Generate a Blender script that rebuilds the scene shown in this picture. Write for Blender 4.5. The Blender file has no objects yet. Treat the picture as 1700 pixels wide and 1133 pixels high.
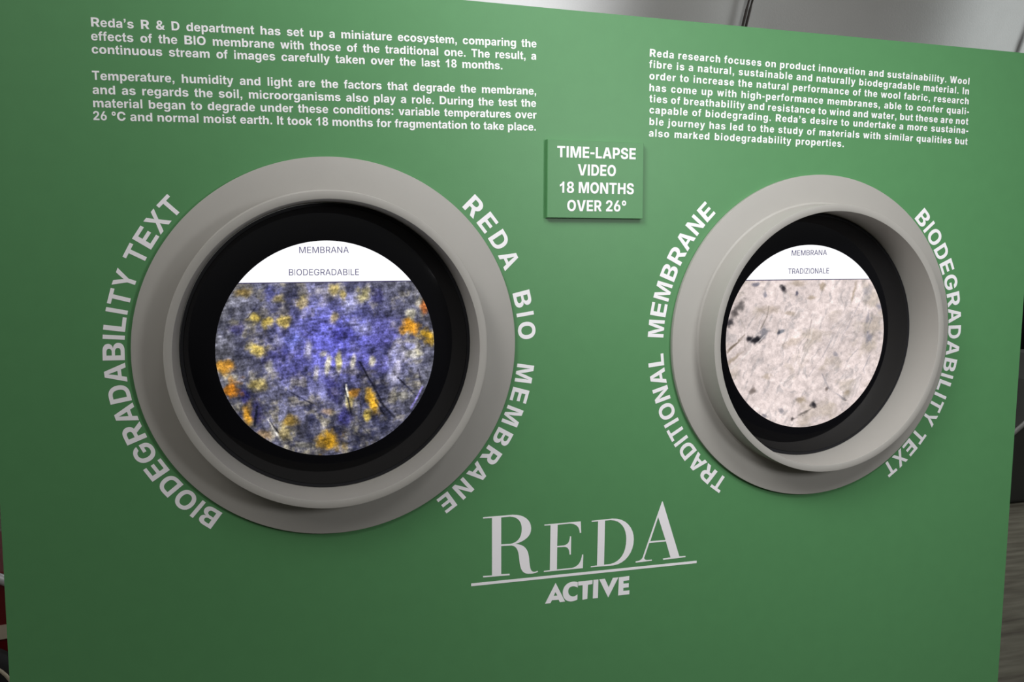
import bpy, bmesh, math, random
import numpy as np
from mathutils import Vector, Matrix
from mathutils.geometry import delaunay_2d_cdt

random.seed(7)
scene = bpy.context.scene
COL = scene.collection
H0 = 1.2            # height of the left porthole's centre above the floor (metres)
PI = math.pi

# ------------------------------------------------------------------ camera
cam_data = bpy.data.cameras.new('camera')
cam_data.sensor_width = 36.0
cam_data.lens = 36.0 * 1558.02 / 1700.0
cam_data.clip_start = 0.02
cam = bpy.data.objects.new('camera', cam_data)
COL.objects.link(cam)
cx_ = Vector((0.95339884, -0.30161446, 0.0077056))      # camera right
cu_ = Vector((0.02585509, 0.10711981, 0.99390989))      # camera up
cf_ = Vector((0.30060302, 0.94739330, -0.10992617))     # camera forward
cam.matrix_world = Matrix(((cx_.x, cu_.x, -cf_.x, -0.14875),
                           (cx_.y, cu_.y, -cf_.y, -1.24861),
                           (cx_.z, cu_.z, -cf_.z, H0 + 0.14839),
                           (0, 0, 0, 1)))
scene.camera = cam

# ------------------------------------------------------------------ exposure
scene.view_settings.view_transform = 'Standard'
scene.view_settings.look = 'None'
scene.view_settings.gamma = 1.0
scene.view_settings.exposure = 0.0
scene.view_settings.use_curve_mapping = False

# ------------------------------------------------------------------ world: faint grey light from above
world = bpy.data.worlds.new('world')
scene.world = world
world.use_nodes = True
wt = world.node_tree
w_bg = wt.nodes['Background']
w_tc = wt.nodes.new('ShaderNodeTexCoord')
w_dot = wt.nodes.new('ShaderNodeVectorMath'); w_dot.operation = 'DOT_PRODUCT'
w_dot.inputs[1].default_value = Vector((0.0, -0.2, 1.0)).normalized()
w_map = wt.nodes.new('ShaderNodeMapRange')
w_map.inputs['To Min'].default_value = 0.012
w_map.inputs['To Max'].default_value = 0.26
wt.links.new(w_tc.outputs['Generated'], w_dot.inputs[0])
wt.links.new(w_dot.outputs['Value'], w_map.inputs['Value'])
wt.links.new(w_map.outputs['Result'], w_bg.inputs['Color'])

# ------------------------------------------------------------------ lamps
def aim(o, loc, target):
    COL.objects.link(o)
    o.location = loc
    o.rotation_euler = (Vector(target) - Vector(loc)).to_track_quat('-Z', 'Y').to_euler()
    return o


def area_light(name, loc, target, size, power, color=(1, 1, 1)):
    d = bpy.data.lights.new(name, 'AREA')
    d.shape = 'SQUARE'; d.size = size
    d.energy = power; d.color = color
    return aim(bpy.data.objects.new(name, d), loc, target)


def spot_light(name, loc, target, angle, radius, power, color=(1, 1, 1)):
    d = bpy.data.lights.new(name, 'SPOT')
    d.energy = power; d.color = color
    d.spot_size = math.radians(angle); d.spot_blend = 1.0; d.shadow_soft_size = radius
    return aim(bpy.data.objects.new(name, d), loc, target)


# added fill lights and spots that set the board's brightness, no real fixtures
area_light('board_fill_light', (1.05, -1.7, 1.6), (0.8, 0.0, 1.3), 0.35, 9)
area_light('board_fill_light', (-1.5, -1.5, 3.0), (0.0, 0.0, 1.3), 1.2, 21, (1.0, 0.96, 0.90))
spot_light('board_fill_spot', (0.6, -0.8, 2.0), (0.85, 0.0, 1.4), 90, 0.3, 10)
spot_light('board_fill_spot', (0.8, -1.4, 2.6), (0.78, 0.0, 0.95), 54, 0.25, 50)
spot_light('board_fill_spot', (0.1, -0.8, 2.6), (0.1, 0.0, 1.75), 50, 0.25, 23)
spot_light('board_fill_spot', (0.8, -1.3, 2.3), (0.0, 0.0, 1.8), 40, 0.25, 31)
spot_light('board_fill_spot', (-0.5, -0.8, 2.3), (0.85, 0.0, 1.4), 58, 0.3, 70)
# added lights, aimed to brighten parts of the tent lining behind the board
area_light('lining_fill_light', (8.6, 2.6, 3.4), (5.2, 5.0, 2.8), 1.4, 130, (0.96, 1.0, 0.99))
area_light('lining_fill_light', (3.3, 2.2, 4.0), (3.2, 5.0, 2.9), 0.8, 32, (1.0, 0.98, 0.95))
spot_light('lining_fill_spot', (2.6, 2.3, 4.2), (1.7, 5.0, 2.9), 42, 0.3, 900, (0.98, 0.98, 1.0))

# ------------------------------------------------------------------ lettering: letter outlines (per 1000 em) and line positions (board mm)
BOLD = {
 '&': [722,[[[302,-11],[250,-8],[204,1],[162,16],[126,36],[96,60],[72,88],[54,120],[44,153],[40,189],[42,216],[48,242],[58,264],[72,285],[89,305],[109,324],[132,342],[157,360],[184,378],[338,470],[348,477],[358,484],[367,492],[374,500],[381,509],[386,517],[390,527],[392,536],[393,546],[391,561],[385,574],[375,586],[362,595],[344,600],[324,602],[310,601],[297,599],[285,594],[275,588],[267,581],[260,572],[255,562],[252,551],[251,539],[252,524],[257,508],[264,493],[273,477],[285,461],[299,445],[314,427],[332,408],[350,388],[720,0],[546,0],[239,314],[219,336],[199,358],[179,381],[160,404],[143,429],[129,454],[118,482],[111,510],[109,541],[112,574],[121,605],[136,635],[156,660],[181,683],[210,701],[244,714],[282,722],[323,725],[362,723],[398,715],[431,702],[459,685],[482,664],[501,640],[514,613],[522,584],[525,554],[524,532],[520,511],[513,491],[503,472],[491,454],[477,436],[461,420],[442,404],[422,389],[263,284],[245,271],[230,258],[218,244],[209,230],[204,214],[202,196],[204,180],[208,165],[215,152],[225,140],[238,130],[253,122],[270,117],[288,113],[308,112],[336,114],[363,120],[390,129],[416,143],[441,159],[463,179],[484,201],[501,227],[516,255],[527,285],[533,317],[536,352],[673,352],[671,310],[666,270],[658,233],[646,199],[632,168],[614,140],[595,115],[573,93],[549,75],[505,50],[475,31],[443,16],[408,4],[372,-4],[336,-9]]]],
 ',': [278,[[[70,0],[70,137],[207,137],[207,20],[199,-52],[176,-105],[136,-142],[92,-160],[62,-98],[96,-80],[122,-50],[134,0]]]],
 '-': [333,[[[36,190],[36,327],[298,327],[298,190]]]],
 '.': [278,[[[71,0],[71,137],[208,137],[208,0]]]],
 '1': [556,[[[393,0],[393,719],[282,719],[262,668],[222,612],[160,560],[79,519],[79,394],[150,420],[205,452],[256,500],[256,0]]]],
 '2': [556,[[[56,0],[56,112],[281,347],[298,366],[314,384],[327,401],[339,417],[349,434],[356,450],[362,466],[365,483],[367,502],[365,522],[361,539],[354,555],[345,569],[334,581],[321,590],[306,597],[290,601],[273,602],[255,601],[238,596],[224,589],[211,579],[200,567],[191,552],[185,535],[181,515],[180,494],[50,494],[53,539],[62,580],[78,617],[99,649],[125,676],[156,697],[192,713],[231,722],[273,726],[317,723],[356,714],[392,699],[423,678],[449,653],[471,623],[486,590],[496,553],[499,512],[497,486],[492,459],[485,433],[473,406],[457,376],[435,345],[408,311],[374,272],[334,229],[246,132],[246,127],[507,127],[507,0]]]],
 '6': [556,[[[280,-10],[239,-6],[201,3],[165,19],[132,41],[104,68],[80,102],[63,140],[52,184],[49,233],[51,271],[57,309],[68,346],[84,385],[104,426],[128,470],[273,716],[410,716],[215,390],[176,390],[183,401],[193,412],[205,422],[218,432],[234,441],[252,448],[270,454],[291,457],[312,458],[349,455],[383,446],[414,432],[441,411],[464,386],[482,355],[496,320],[504,280],[507,236],[504,189],[494,146],[478,107],[456,73],[429,44],[397,21],[361,4],[322,-6]],[[279,112],[298,114],[315,119],[331,128],[345,139],[357,153],[367,170],[374,189],[378,210],[380,232],[378,255],[374,276],[367,294],[357,311],[345,325],[331,337],[315,346],[298,351],[279,352],[261,351],[243,346],[228,337],[213,326],[201,311],[192,295],[184,276],[180,255],[179,233],[180,210],[184,190],[192,170],[201,154],[213,139],[228,128],[243,119],[261,114]]]],
 '8': [556,[[[278,-10],[232,-7],[190,2],[151,17],[117,37],[88,61],[64,89],[47,121],[36,155],[33,193],[35,222],[41,249],[51,275],[65,298],[81,319],[100,337],[122,352],[145,363],[170,370],[170,374],[138,386],[111,404],[87,430],[70,461],[59,496],[56,533],[59,569],[68,602],[84,632],[106,659],[132,682],[163,701],[198,715],[236,723],[278,726],[319,723],[357,715],[392,701],[423,682],[449,659],[471,632],[487,602],[497,569],[500,533],[496,495],[486,461],[468,430],[444,404],[417,386],[386,374],[386,370],[411,363],[434,352],[455,337],[474,319],[491,298],[504,275],[515,249],[521,222],[523,193],[519,155],[509,121],[491,89],[468,61],[438,37],[404,17],[366,2],[323,-7]],[[278,104],[297,105],[315,110],[331,117],[346,126],[358,138],[367,153],[374,169],[379,186],[380,205],[379,225],[374,243],[367,259],[357,273],[345,286],[330,296],[314,303],[297,308],[278,309],[259,308],[241,303],[225,296],[211,286],[198,274],[188,259],[181,243],[177,225],[175,205],[177,186],[181,169],[188,153],[198,139],[210,127],[224,117],[240,110],[258,105]],[[278,422],[294,423],[309,427],[323,434],[336,443],[346,454],[355,467],[361,482],[365,498],[367,516],[365,534],[361,550],[355,564],[347,577],[336,588],[324,597],[310,603],[294,607],[278,608],[261,607],[246,603],[232,597],[219,588],[209,577],[200,564],[194,550],[190,534],[189,516],[190,498],[194,482],[200,467],[209,454],[219,443],[232,434],[246,427],[261,423]]]],
 ':': [333,[[[98,0],[98,137],[235,137],[235,0]],[[98,382],[98,519],[235,519],[235,382]]]],
 'A': [722,[[[22,0],[258,716],[458,716],[700,0],[531,0],[425,332],[411,381],[397,433],[383,487],[369,543],[354,603],[339,664],[372,664],[358,602],[345,543],[331,486],[318,432],[305,381],[292,332],[190,0]],[[175,161],[175,281],[547,281],[547,161]]]],
 'B': [722,[[[68,0],[68,716],[388,716],[443,713],[492,706],[534,693],[570,675],[600,653],[623,628],[639,599],[649,568],[652,533],[650,506],[644,482],[633,460],[619,440],[602,422],[582,408],[559,395],[535,386],[508,379],[508,371],[538,368],[566,361],[594,349],[619,332],[640,313],[658,289],[672,262],[680,232],[683,198],[680,162],[669,128],[652,97],[628,69],[597,45],[560,26],[516,11],[466,3],[410,0]],[[240,127],[373,127],[414,130],[448,138],[473,151],[490,169],[501,190],[505,214],[503,233],[498,250],[489,266],[477,280],[462,291],[445,301],[425,308],[402,312],[377,313],[240,313]],[[240,417],[361,417],[382,419],[402,422],[420,428],[437,436],[451,446],[462,458],[470,473],[476,488],[477,506],[474,529],[464,550],[447,567],[425,580],[397,587],[364,590],[240,590]]]],
 'C': [722,[[[374,-10],[313,-5],[256,10],[204,33],[158,67],[118,108],[86,159],[62,217],[47,284],[42,358],[47,432],[62,499],[86,557],[119,608],[159,650],[205,683],[257,707],[314,721],[374,726],[414,724],[452,718],[488,708],[522,695],[553,678],[582,658],[607,634],[630,607],[649,577],[664,544],[675,507],[682,468],[526,468],[522,486],[516,503],[509,518],[500,532],[489,545],[477,556],[463,566],[448,574],[432,580],[415,584],[397,587],[377,588],[343,585],[312,576],[283,561],[259,540],[238,514],[221,482],[209,446],[202,404],[199,358],[202,310],[209,268],[222,231],[239,200],[259,174],[284,154],[312,140],[343,131],[377,128],[396,129],[414,132],[432,136],[448,143],[463,150],[476,160],[489,171],[499,184],[509,198],[517,213],[523,230],[527,248],[683,248],[677,216],[668,184],[654,153],[637,123],[616,96],[592,70],[564,47],[532,28],[498,12],[460,0],[418,-7]]]],
 'D': [722,[[[322,0],[132,0],[132,134],[315,134],[358,136],[395,144],[428,157],[456,175],[479,199],[497,229],[510,266],[518,309],[521,358],[518,408],[510,450],[497,487],[479,517],[456,541],[428,559],[395,572],[357,580],[315,582],[129,582],[129,716],[324,716],[394,711],[457,697],[513,673],[562,640],[603,599],[636,550],[659,493],[674,429],[678,358],[674,287],[659,223],[636,166],[603,117],[562,76],[513,43],[456,19],[393,5]],[[220,716],[220,0],[62,0],[62,716]]]],
 'E': [667,[[[68,0],[68,716],[610,716],[610,588],[242,588],[242,425],[581,425],[581,299],[242,299],[242,128],[610,128],[610,0]]]],
 'G': [778,[[[402,-10],[334,-5],[272,10],[216,35],[166,69],[124,111],[90,162],[65,220],[50,285],[45,357],[50,431],[66,497],[92,556],[127,607],[170,649],[220,682],[275,706],[335,721],[400,726],[441,724],[481,718],[519,708],[555,695],[587,678],[617,658],[644,635],[668,610],[688,581],[704,551],[715,518],[722,484],[556,484],[550,500],[543,514],[535,528],[525,540],[514,551],[502,560],[488,569],[473,576],[457,581],[440,585],[422,587],[402,588],[366,585],[333,576],[303,561],[276,541],[254,515],[236,483],[223,447],[215,405],[212,359],[215,312],[222,271],[235,234],[253,202],[275,176],[302,155],[332,140],[366,131],[404,128],[437,130],[467,136],[494,146],[517,159],[536,176],[552,196],[563,219],[569,245],[571,273],[604,268],[413,268],[413,385],[730,385],[730,294],[725,234],[711,179],[688,131],[656,89],[618,55],[572,27],[520,7],[464,-6]]]],
 'I': [278,[[[66,0],[66,716],[212,716],[212,0]]]],
 'L': [611,[[[67,0],[67,716],[238,716],[238,128],[573,128],[573,0]]]],
 'M': [833,[[[55,0],[55,716],[273,716],[369,407],[373,390],[379,369],[384,345],[390,318],[396,290],[402,261],[407,232],[413,203],[418,175],[423,148],[427,124],[431,103],[403,103],[407,124],[411,148],[416,174],[421,202],[427,231],[432,260],[438,290],[444,318],[450,344],[455,369],[460,390],[465,407],[560,716],[778,716],[778,0],[636,0],[636,326],[636,343],[637,363],[637,386],[638,410],[638,436],[639,464],[640,492],[640,520],[641,549],[641,577],[642,603],[642,629],[651,629],[645,601],[639,573],[632,544],[626,515],[619,487],[612,459],[605,432],[599,407],[593,383],[587,361],[582,342],[577,326],[476,0],[358,0],[255,326],[250,342],[245,361],[239,383],[233,406],[226,431],[219,458],[212,486],[206,514],[199,543],[192,572],[185,601],[179,629],[190,629],[190,604],[191,578],[191,550],[192,522],[192,494],[193,465],[194,438],[194,412],[195,387],[195,364],[196,343],[196,326],[196,0]]]],
 'N': [722,[[[59,0],[59,716],[225,716],[432,369],[443,349],[455,328],[467,306],[478,283],[490,259],[502,232],[514,204],[525,173],[537,140],[523,140],[521,167],[519,196],[517,226],[515,256],[513,286],[512,315],[511,342],[510,367],[510,388],[510,716],[663,716],[663,0],[497,0],[308,316],[293,341],[280,366],[267,390],[254,414],[241,440],[228,468],[214,498],[199,531],[182,568],[200,568],[202,534],[204,501],[206,469],[208,437],[209,408],[210,381],[211,356],[212,335],[212,316],[212,0]]]],
 'O': [778,[[[389,-10],[326,-5],[267,10],[213,33],[165,67],[123,108],[89,159],[64,217],[49,284],[44,358],[49,432],[64,499],[89,557],[123,608],[165,650],[213,683],[267,707],[326,721],[389,726],[452,721],[511,707],[565,683],[613,650],[655,608],[688,557],[714,499],[729,432],[734,358],[729,283],[714,217],[688,158],[655,108],[613,66],[565,33],[511,9],[452,-5]],[[389,128],[425,131],[457,140],[486,154],[511,175],[532,201],[549,232],[561,269],[569,311],[571,358],[569,405],[561,447],[549,484],[532,515],[511,541],[486,562],[457,576],[425,585],[389,588],[354,585],[322,576],[293,561],[267,541],[246,515],[229,484],[217,447],[209,405],[207,358],[209,311],[217,269],[229,232],[246,201],[267,175],[293,155],[322,140],[354,131]]]],
 'R': [722,[[[68,0],[68,716],[385,716],[443,713],[494,703],[540,687],[579,665],[612,638],[638,605],[657,568],[669,527],[673,481],[669,435],[657,394],[638,358],[611,326],[578,300],[538,279],[491,264],[439,255],[381,252],[171,252],[171,377],[351,377],[381,378],[408,382],[431,388],[450,397],[465,409],[478,423],[486,440],[491,459],[493,481],[491,503],[486,523],[478,540],[465,555],[450,567],[430,576],[408,583],[381,587],[351,588],[242,588],[242,0]],[[509,0],[315,326],[502,326],[701,0]]]],
 'T': [611,[[[32,588],[32,716],[579,716],[579,588],[378,588],[378,0],[234,0],[234,588]]]],
 'W': [944,[[[197,0],[21,716],[178,716],[250,378],[256,347],[262,314],[267,280],[272,245],[277,209],[282,174],[287,140],[292,106],[297,74],[271,74],[277,106],[282,140],[287,174],[293,209],[298,245],[304,280],[310,314],[316,347],[322,378],[398,716],[546,716],[621,378],[628,347],[634,314],[640,280],[646,245],[651,209],[657,174],[662,140],[667,106],[673,74],[646,74],[651,106],[656,140],[661,174],[666,209],[671,245],[677,280],[682,314],[688,347],[694,378],[766,716],[923,716],[747,0],[584,0],[501,352],[492,396],[484,442],[476,490],[469,540],[462,590],[454,641],[490,641],[481,591],[473,541],[467,492],[461,444],[453,397],[443,352],[360,0]]]],
 'X': [667,[[[22,0],[292,424],[292,305],[44,716],[208,716],[275,601],[287,579],[298,558],[308,539],[316,521],[324,503],[331,485],[338,468],[346,451],[354,433],[316,433],[324,451],[332,468],[340,485],[347,503],[355,520],[363,539],[373,558],[384,579],[396,601],[465,716],[625,716],[381,314],[381,426],[645,0],[478,0],[391,145],[380,164],[370,181],[362,196],[355,210],[349,223],[343,236],[337,249],[330,262],[323,277],[344,277],[337,263],[330,249],[324,236],[318,224],[311,210],[304,196],[296,181],[286,164],[275,145],[185,0]]]],
 'Y': [667,[[[265,0],[265,265],[21,716],[189,716],[296,494],[307,472],[317,451],[325,429],[334,406],[343,380],[351,351],[323,351],[331,380],[339,406],[348,429],[356,451],[365,473],[375,494],[479,716],[646,716],[407,265],[407,0]]]],
 'a': [556,[[[202,-11],[171,-8],[141,-2],[114,8],[90,21],[69,38],[52,59],[40,84],[33,112],[30,145],[32,172],[37,196],[46,217],[58,236],[72,251],[89,265],[108,276],[129,285],[151,292],[175,298],[200,302],[225,305],[253,308],[277,311],[297,314],[314,317],[327,321],[338,326],[345,333],[349,341],[350,351],[350,354],[349,367],[346,378],[341,388],[334,397],[326,404],[315,410],[303,414],[289,417],[273,418],[257,417],[242,414],[229,410],[217,405],[207,398],[198,390],[191,381],[185,371],[181,360],[45,381],[55,409],[70,435],[88,458],[110,478],[136,495],[166,508],[199,518],[235,523],[274,525],[303,524],[331,521],[359,515],[385,507],[409,496],[431,483],[450,467],[467,449],[481,429],[491,405],[497,379],[499,351],[499,0],[358,0],[358,72],[354,72],[344,56],[333,42],[320,29],[305,17],[288,8],[269,0],[249,-6],[227,-9]],[[246,92],[266,93],[284,97],[300,104],[315,113],[328,124],[338,137],[345,152],[350,168],[351,185],[351,239],[346,236],[340,234],[333,231],[325,229],[317,227],[307,225],[298,223],[288,221],[279,220],[270,218],[262,217],[254,216],[238,213],[223,209],[210,204],[199,198],[189,191],[182,183],[176,173],[173,162],[172,150],[173,138],[176,127],[182,118],[189,110],[197,104],[208,98],[219,95],[232,92]]]],
 'b': [611,[[[361,-9],[335,-7],[311,-2],[290,6],[272,16],[255,27],[242,41],[230,55],[220,69],[213,84],[206,84],[206,0],[58,0],[58,689],[208,689],[208,431],[213,431],[220,445],[230,460],[241,475],[254,488],[270,500],[289,511],[310,519],[335,524],[362,525],[400,522],[435,512],[468,496],[498,473],[524,444],[545,408],[561,365],[571,315],[574,259],[571,204],[562,155],[546,112],[525,76],[500,46],[470,22],[436,5],[400,-5]],[[313,109],[335,111],[354,118],[372,128],[386,143],[398,160],[408,181],[414,205],[418,231],[420,259],[418,287],[414,313],[408,337],[398,357],[386,375],[372,389],[355,399],[335,406],[313,408],[291,406],[272,400],[254,390],[240,376],[227,358],[218,338],[211,314],[206,288],[205,259],[206,230],[211,204],[218,180],[227,160],[240,142],[255,128],[272,118],[291,111]]]],
 'c': [556,[[[289,-11],[239,-7],[194,5],[154,24],[119,49],[90,80],[66,117],[49,160],[39,206],[36,257],[39,309],[49,356],[66,398],[90,435],[119,466],[154,492],[194,510],[239,522],[289,525],[320,524],[349,520],[376,513],[401,504],[424,492],[446,478],[464,461],[481,443],[495,422],[506,399],[515,375],[521,348],[385,324],[382,337],[378,349],[373,360],[367,370],[360,379],[353,387],[344,394],[335,400],[325,404],[315,408],[303,410],[291,410],[269,408],[250,402],[233,391],[219,377],[207,359],[197,338],[191,314],[186,287],[185,258],[186,229],[191,202],[197,178],[207,157],[219,139],[233,124],[250,114],[269,107],[291,105],[303,106],[315,108],[326,111],[336,116],[345,122],[354,129],[361,137],[368,147],[374,157],[379,169],[383,182],[386,195],[522,171],[516,144],[507,119],[496,95],[482,74],[465,55],[446,39],[425,24],[402,12],[376,2],[349,-5],[320,-9]]]],
 'd': [611,[[[250,-9],[211,-5],[175,5],[142,22],[112,46],[86,76],[65,112],[49,155],[40,204],[37,259],[40,315],[50,365],[66,408],[87,444],[113,473],[143,496],[177,512],[212,522],[249,525],[276,524],[301,519],[322,511],[341,500],[357,488],[370,475],[382,460],[391,445],[398,431],[403,431],[403,689],[553,689],[553,0],[405,0],[405,84],[398,84],[391,69],[381,55],[369,41],[356,27],[340,16],[321,6],[300,-2],[276,-7]],[[298,109],[320,111],[339,118],[356,128],[371,142],[384,160],[393,180],[400,204],[405,230],[406,259],[405,288],[400,314],[393,338],[384,358],[371,376],[357,390],[339,400],[320,406],[298,408],[276,406],[257,399],[239,389],[225,375],[213,357],[203,337],[197,313],[193,287],[191,259],[193,231],[197,205],[203,181],[213,160],[225,143],[240,128],[257,118],[276,111]]]],
 'e': [556,[[[288,-11],[238,-7],[193,4],[153,22],[118,47],[89,78],[66,115],[49,157],[39,205],[35,257],[39,308],[49,355],[66,398],[89,435],[117,466],[151,492],[190,510],[234,522],[282,525],[315,523],[347,518],[377,509],[405,496],[430,479],[453,459],[474,435],[491,408],[504,377],[514,342],[521,304],[523,262],[523,222],[91,222],[91,312],[453,312],[385,289],[383,314],[380,336],[373,356],[364,374],[353,388],[339,400],[323,409],[304,414],[283,416],[262,414],[243,409],[226,400],[212,388],[200,374],[191,357],[184,338],[180,317],[178,294],[178,230],[180,203],[185,179],[192,158],[203,140],[216,126],[232,114],[249,106],[269,101],[291,100],[305,101],[319,103],[332,106],[344,112],[355,118],[364,126],[372,135],[379,146],[385,158],[515,134],[505,107],[490,81],[472,58],[450,38],[424,21],[395,8],[362,-2],[327,-9]]]],
 'f': [333,[[[308,519],[308,407],[8,407],[8,519]],[[86,0],[86,553],[88,589],[95,620],[106,647],[120,670],[138,688],[159,703],[182,713],[208,719],[235,721],[254,721],[272,719],[289,716],[304,713],[316,710],[326,707],[303,598],[298,600],[292,601],[285,603],[278,604],[271,605],[263,605],[247,603],[234,599],[226,591],[220,580],[216,567],[215,551],[215,0]]]],
 'g': [611,[[[295,-222],[252,-220],[213,-214],[178,-204],[147,-191],[120,-174],[97,-154],[79,-132],[65,-107],[55,-80],[185,-46],[190,-57],[196,-66],[204,-76],[214,-85],[226,-92],[240,-99],[256,-104],[274,-107],[294,-108],[326,-105],[354,-96],[376,-82],[392,-62],[402,-36],[405,-3],[405,91],[393,91],[386,77],[377,63],[366,50],[352,38],[337,28],[319,19],[298,12],[275,9],[249,7],[211,10],[175,19],[142,34],[112,56],[86,83],[65,118],[49,158],[40,206],[36,260],[40,316],[50,365],[66,408],[88,444],[114,473],[144,496],[177,512],[212,522],[249,525],[276,524],[301,519],[322,511],[341,501],[357,488],[371,475],[383,460],[392,445],[400,431],[405,431],[405,519],[553,519],[553,7],[550,-40],[539,-83],[520,-120],[495,-151],[465,-177],[429,-197],[388,-211],[343,-219]],[[298,118],[320,120],[339,126],[356,135],[371,148],[383,164],[393,184],[400,207],[404,232],[405,261],[404,289],[400,315],[393,338],[383,359],[371,376],[356,390],[339,400],[320,406],[298,408],[276,406],[256,400],[239,389],[224,375],[212,358],[203,337],[196,314],[192,289],[191,261],[192,233],[196,208],[203,185],[213,165],[225,149],[239,135],[256,126],[276,120]]]],
 'h': [611,[[[210,299],[210,0],[58,0],[58,689],[207,689],[207,389],[196,389],[212,428],[233,462],[259,489],[290,509],[327,521],[369,525],[405,523],[437,515],[466,502],[491,484],[513,461],[530,434],[543,403],[550,368],[553,330],[553,0],[401,0],[401,303],[398,332],[390,356],[376,376],[358,391],[335,399],[308,402],[290,401],[273,397],[257,390],[244,381],[232,369],[223,355],[216,338],[212,320]]]],
 'i': [278,[[[71,0],[71,519],[208,519],[208,0]],[[71,589],[71,716],[208,716],[208,589]]]],
 'j': [278,[[[208,519],[71,519],[71,-10],[66,-62],[50,-82],[15,-88],[-25,-80],[-48,-195],[5,-208],[60,-205],[120,-190],[165,-155],[195,-100],[208,-30]],[[71,589],[71,716],[208,716],[208,589]]]],
 'k': [556,[[[191,146],[191,324],[213,324],[374,519],[545,519],[323,256],[286,256]],[[57,0],[57,689],[205,689],[205,0]],[[380,0],[232,223],[330,329],[553,0]]]],
 'l': [278,[[[71,0],[71,716],[208,716],[208,0]]]],
 'm': [889,[[[58,0],[58,519],[198,519],[206,388],[195,388],[204,418],[216,445],[231,467],[248,486],[267,501],[288,512],[309,520],[332,525],[355,526],[391,522],[421,511],[447,491],[469,462],[486,425],[500,378],[482,378],[492,410],[505,439],[522,463],[541,483],[562,499],[585,511],[610,520],[636,525],[662,526],[694,524],[723,517],[749,505],[773,489],[793,469],[809,445],[821,417],[829,385],[831,350],[831,0],[680,0],[680,319],[677,345],[670,366],[657,383],[640,394],[621,401],[600,404],[584,402],[569,399],[556,393],[544,384],[535,374],[527,362],[522,348],[518,333],[517,316],[517,0],[372,0],[372,322],[369,346],[362,365],[350,382],[334,394],[315,401],[293,404],[277,402],[263,399],[250,393],[238,385],[228,374],[220,362],[214,347],[210,330],[209,312],[209,0]]]],
 'n': [611,[[[210,299],[210,0],[58,0],[58,519],[202,519],[204,389],[196,389],[212,428],[233,462],[259,489],[290,509],[327,521],[369,525],[405,523],[437,515],[466,502],[491,484],[513,461],[530,434],[543,403],[550,368],[553,330],[553,0],[401,0],[401,303],[398,332],[390,356],[376,376],[358,391],[335,399],[308,402],[290,401],[273,397],[257,390],[244,381],[232,369],[223,355],[216,338],[212,320]]]],
 'o': [611,[[[306,-11],[253,-7],[205,5],[163,24],[126,49],[95,80],[70,117],[52,160],[41,206],[38,257],[41,309],[52,356],[70,398],[95,435],[126,466],[163,492],[205,510],[253,522],[306,525],[358,522],[406,510],[449,492],[486,466],[516,435],[541,398],[559,356],[570,309],[573,257],[570,206],[559,160],[541,117],[516,80],[486,49],[449,24],[406,5],[358,-7]],[[306,105],[328,107],[349,114],[366,125],[381,140],[394,158],[403,179],[410,203],[414,229],[416,258],[414,287],[410,313],[403,337],[394,358],[381,376],[366,391],[349,402],[328,408],[306,410],[283,408],[262,402],[245,391],[230,376],[217,358],[208,337],[201,313],[197,287],[195,258],[197,229],[201,203],[208,179],[217,158],[230,140],[245,125],[262,114],[283,107]]]],
 'p': [611,[[[58,-210],[58,519],[206,519],[206,431],[213,431],[220,445],[230,460],[241,475],[254,488],[270,500],[289,511],[310,519],[335,524],[362,525],[400,522],[435,512],[468,496],[498,473],[524,444],[545,408],[561,365],[571,315],[574,259],[571,204],[562,155],[546,112],[525,76],[500,46],[470,22],[436,5],[400,-5],[361,-9],[335,-7],[311,-2],[290,6],[272,16],[255,27],[242,41],[230,55],[220,69],[213,84],[208,84],[208,-210]],[[313,109],[335,111],[354,118],[372,128],[386,143],[398,160],[408,181],[414,205],[418,231],[420,259],[418,287],[414,313],[408,337],[398,357],[386,375],[372,389],[355,399],[335,406],[313,408],[291,406],[272,400],[254,390],[240,376],[227,358],[218,338],[211,314],[206,288],[205,259],[206,230],[211,204],[218,180],[227,160],[240,142],[255,128],[272,118],[291,111]]]],
 'q': [611,[[[553,-210],[403,-210],[403,84],[398,84],[391,69],[381,55],[369,41],[356,27],[340,16],[321,6],[300,-2],[276,-7],[250,-9],[211,-5],[175,5],[142,22],[112,46],[86,76],[65,112],[49,155],[40,204],[37,259],[40,315],[50,365],[66,408],[87,444],[113,473],[143,496],[177,512],[212,522],[249,525],[276,524],[301,519],[322,511],[341,500],[357,488],[370,475],[382,460],[391,445],[398,431],[405,431],[405,519],[553,519]],[[298,109],[320,111],[339,118],[356,128],[371,142],[384,160],[393,180],[400,204],[405,230],[406,259],[405,288],[400,314],[393,338],[384,358],[371,376],[357,390],[339,400],[320,406],[298,408],[276,406],[257,399],[239,389],[225,375],[213,357],[203,337],[197,313],[193,287],[191,259],[193,231],[197,205],[203,181],[213,160],[225,143],[240,128],[257,118],[276,111]]]],
 'r': [389,[[[57,0],[57,519],[199,519],[199,427],[205,427],[216,457],[232,482],[252,501],[275,515],[300,523],[327,526],[335,526],[343,525],[351,524],[358,523],[366,522],[372,521],[372,390],[365,392],[355,394],[344,395],[333,396],[322,397],[311,397],[291,396],[273,391],[256,384],[241,374],[228,361],[218,346],[210,329],[205,311],[204,290],[204,0]]]],
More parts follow.
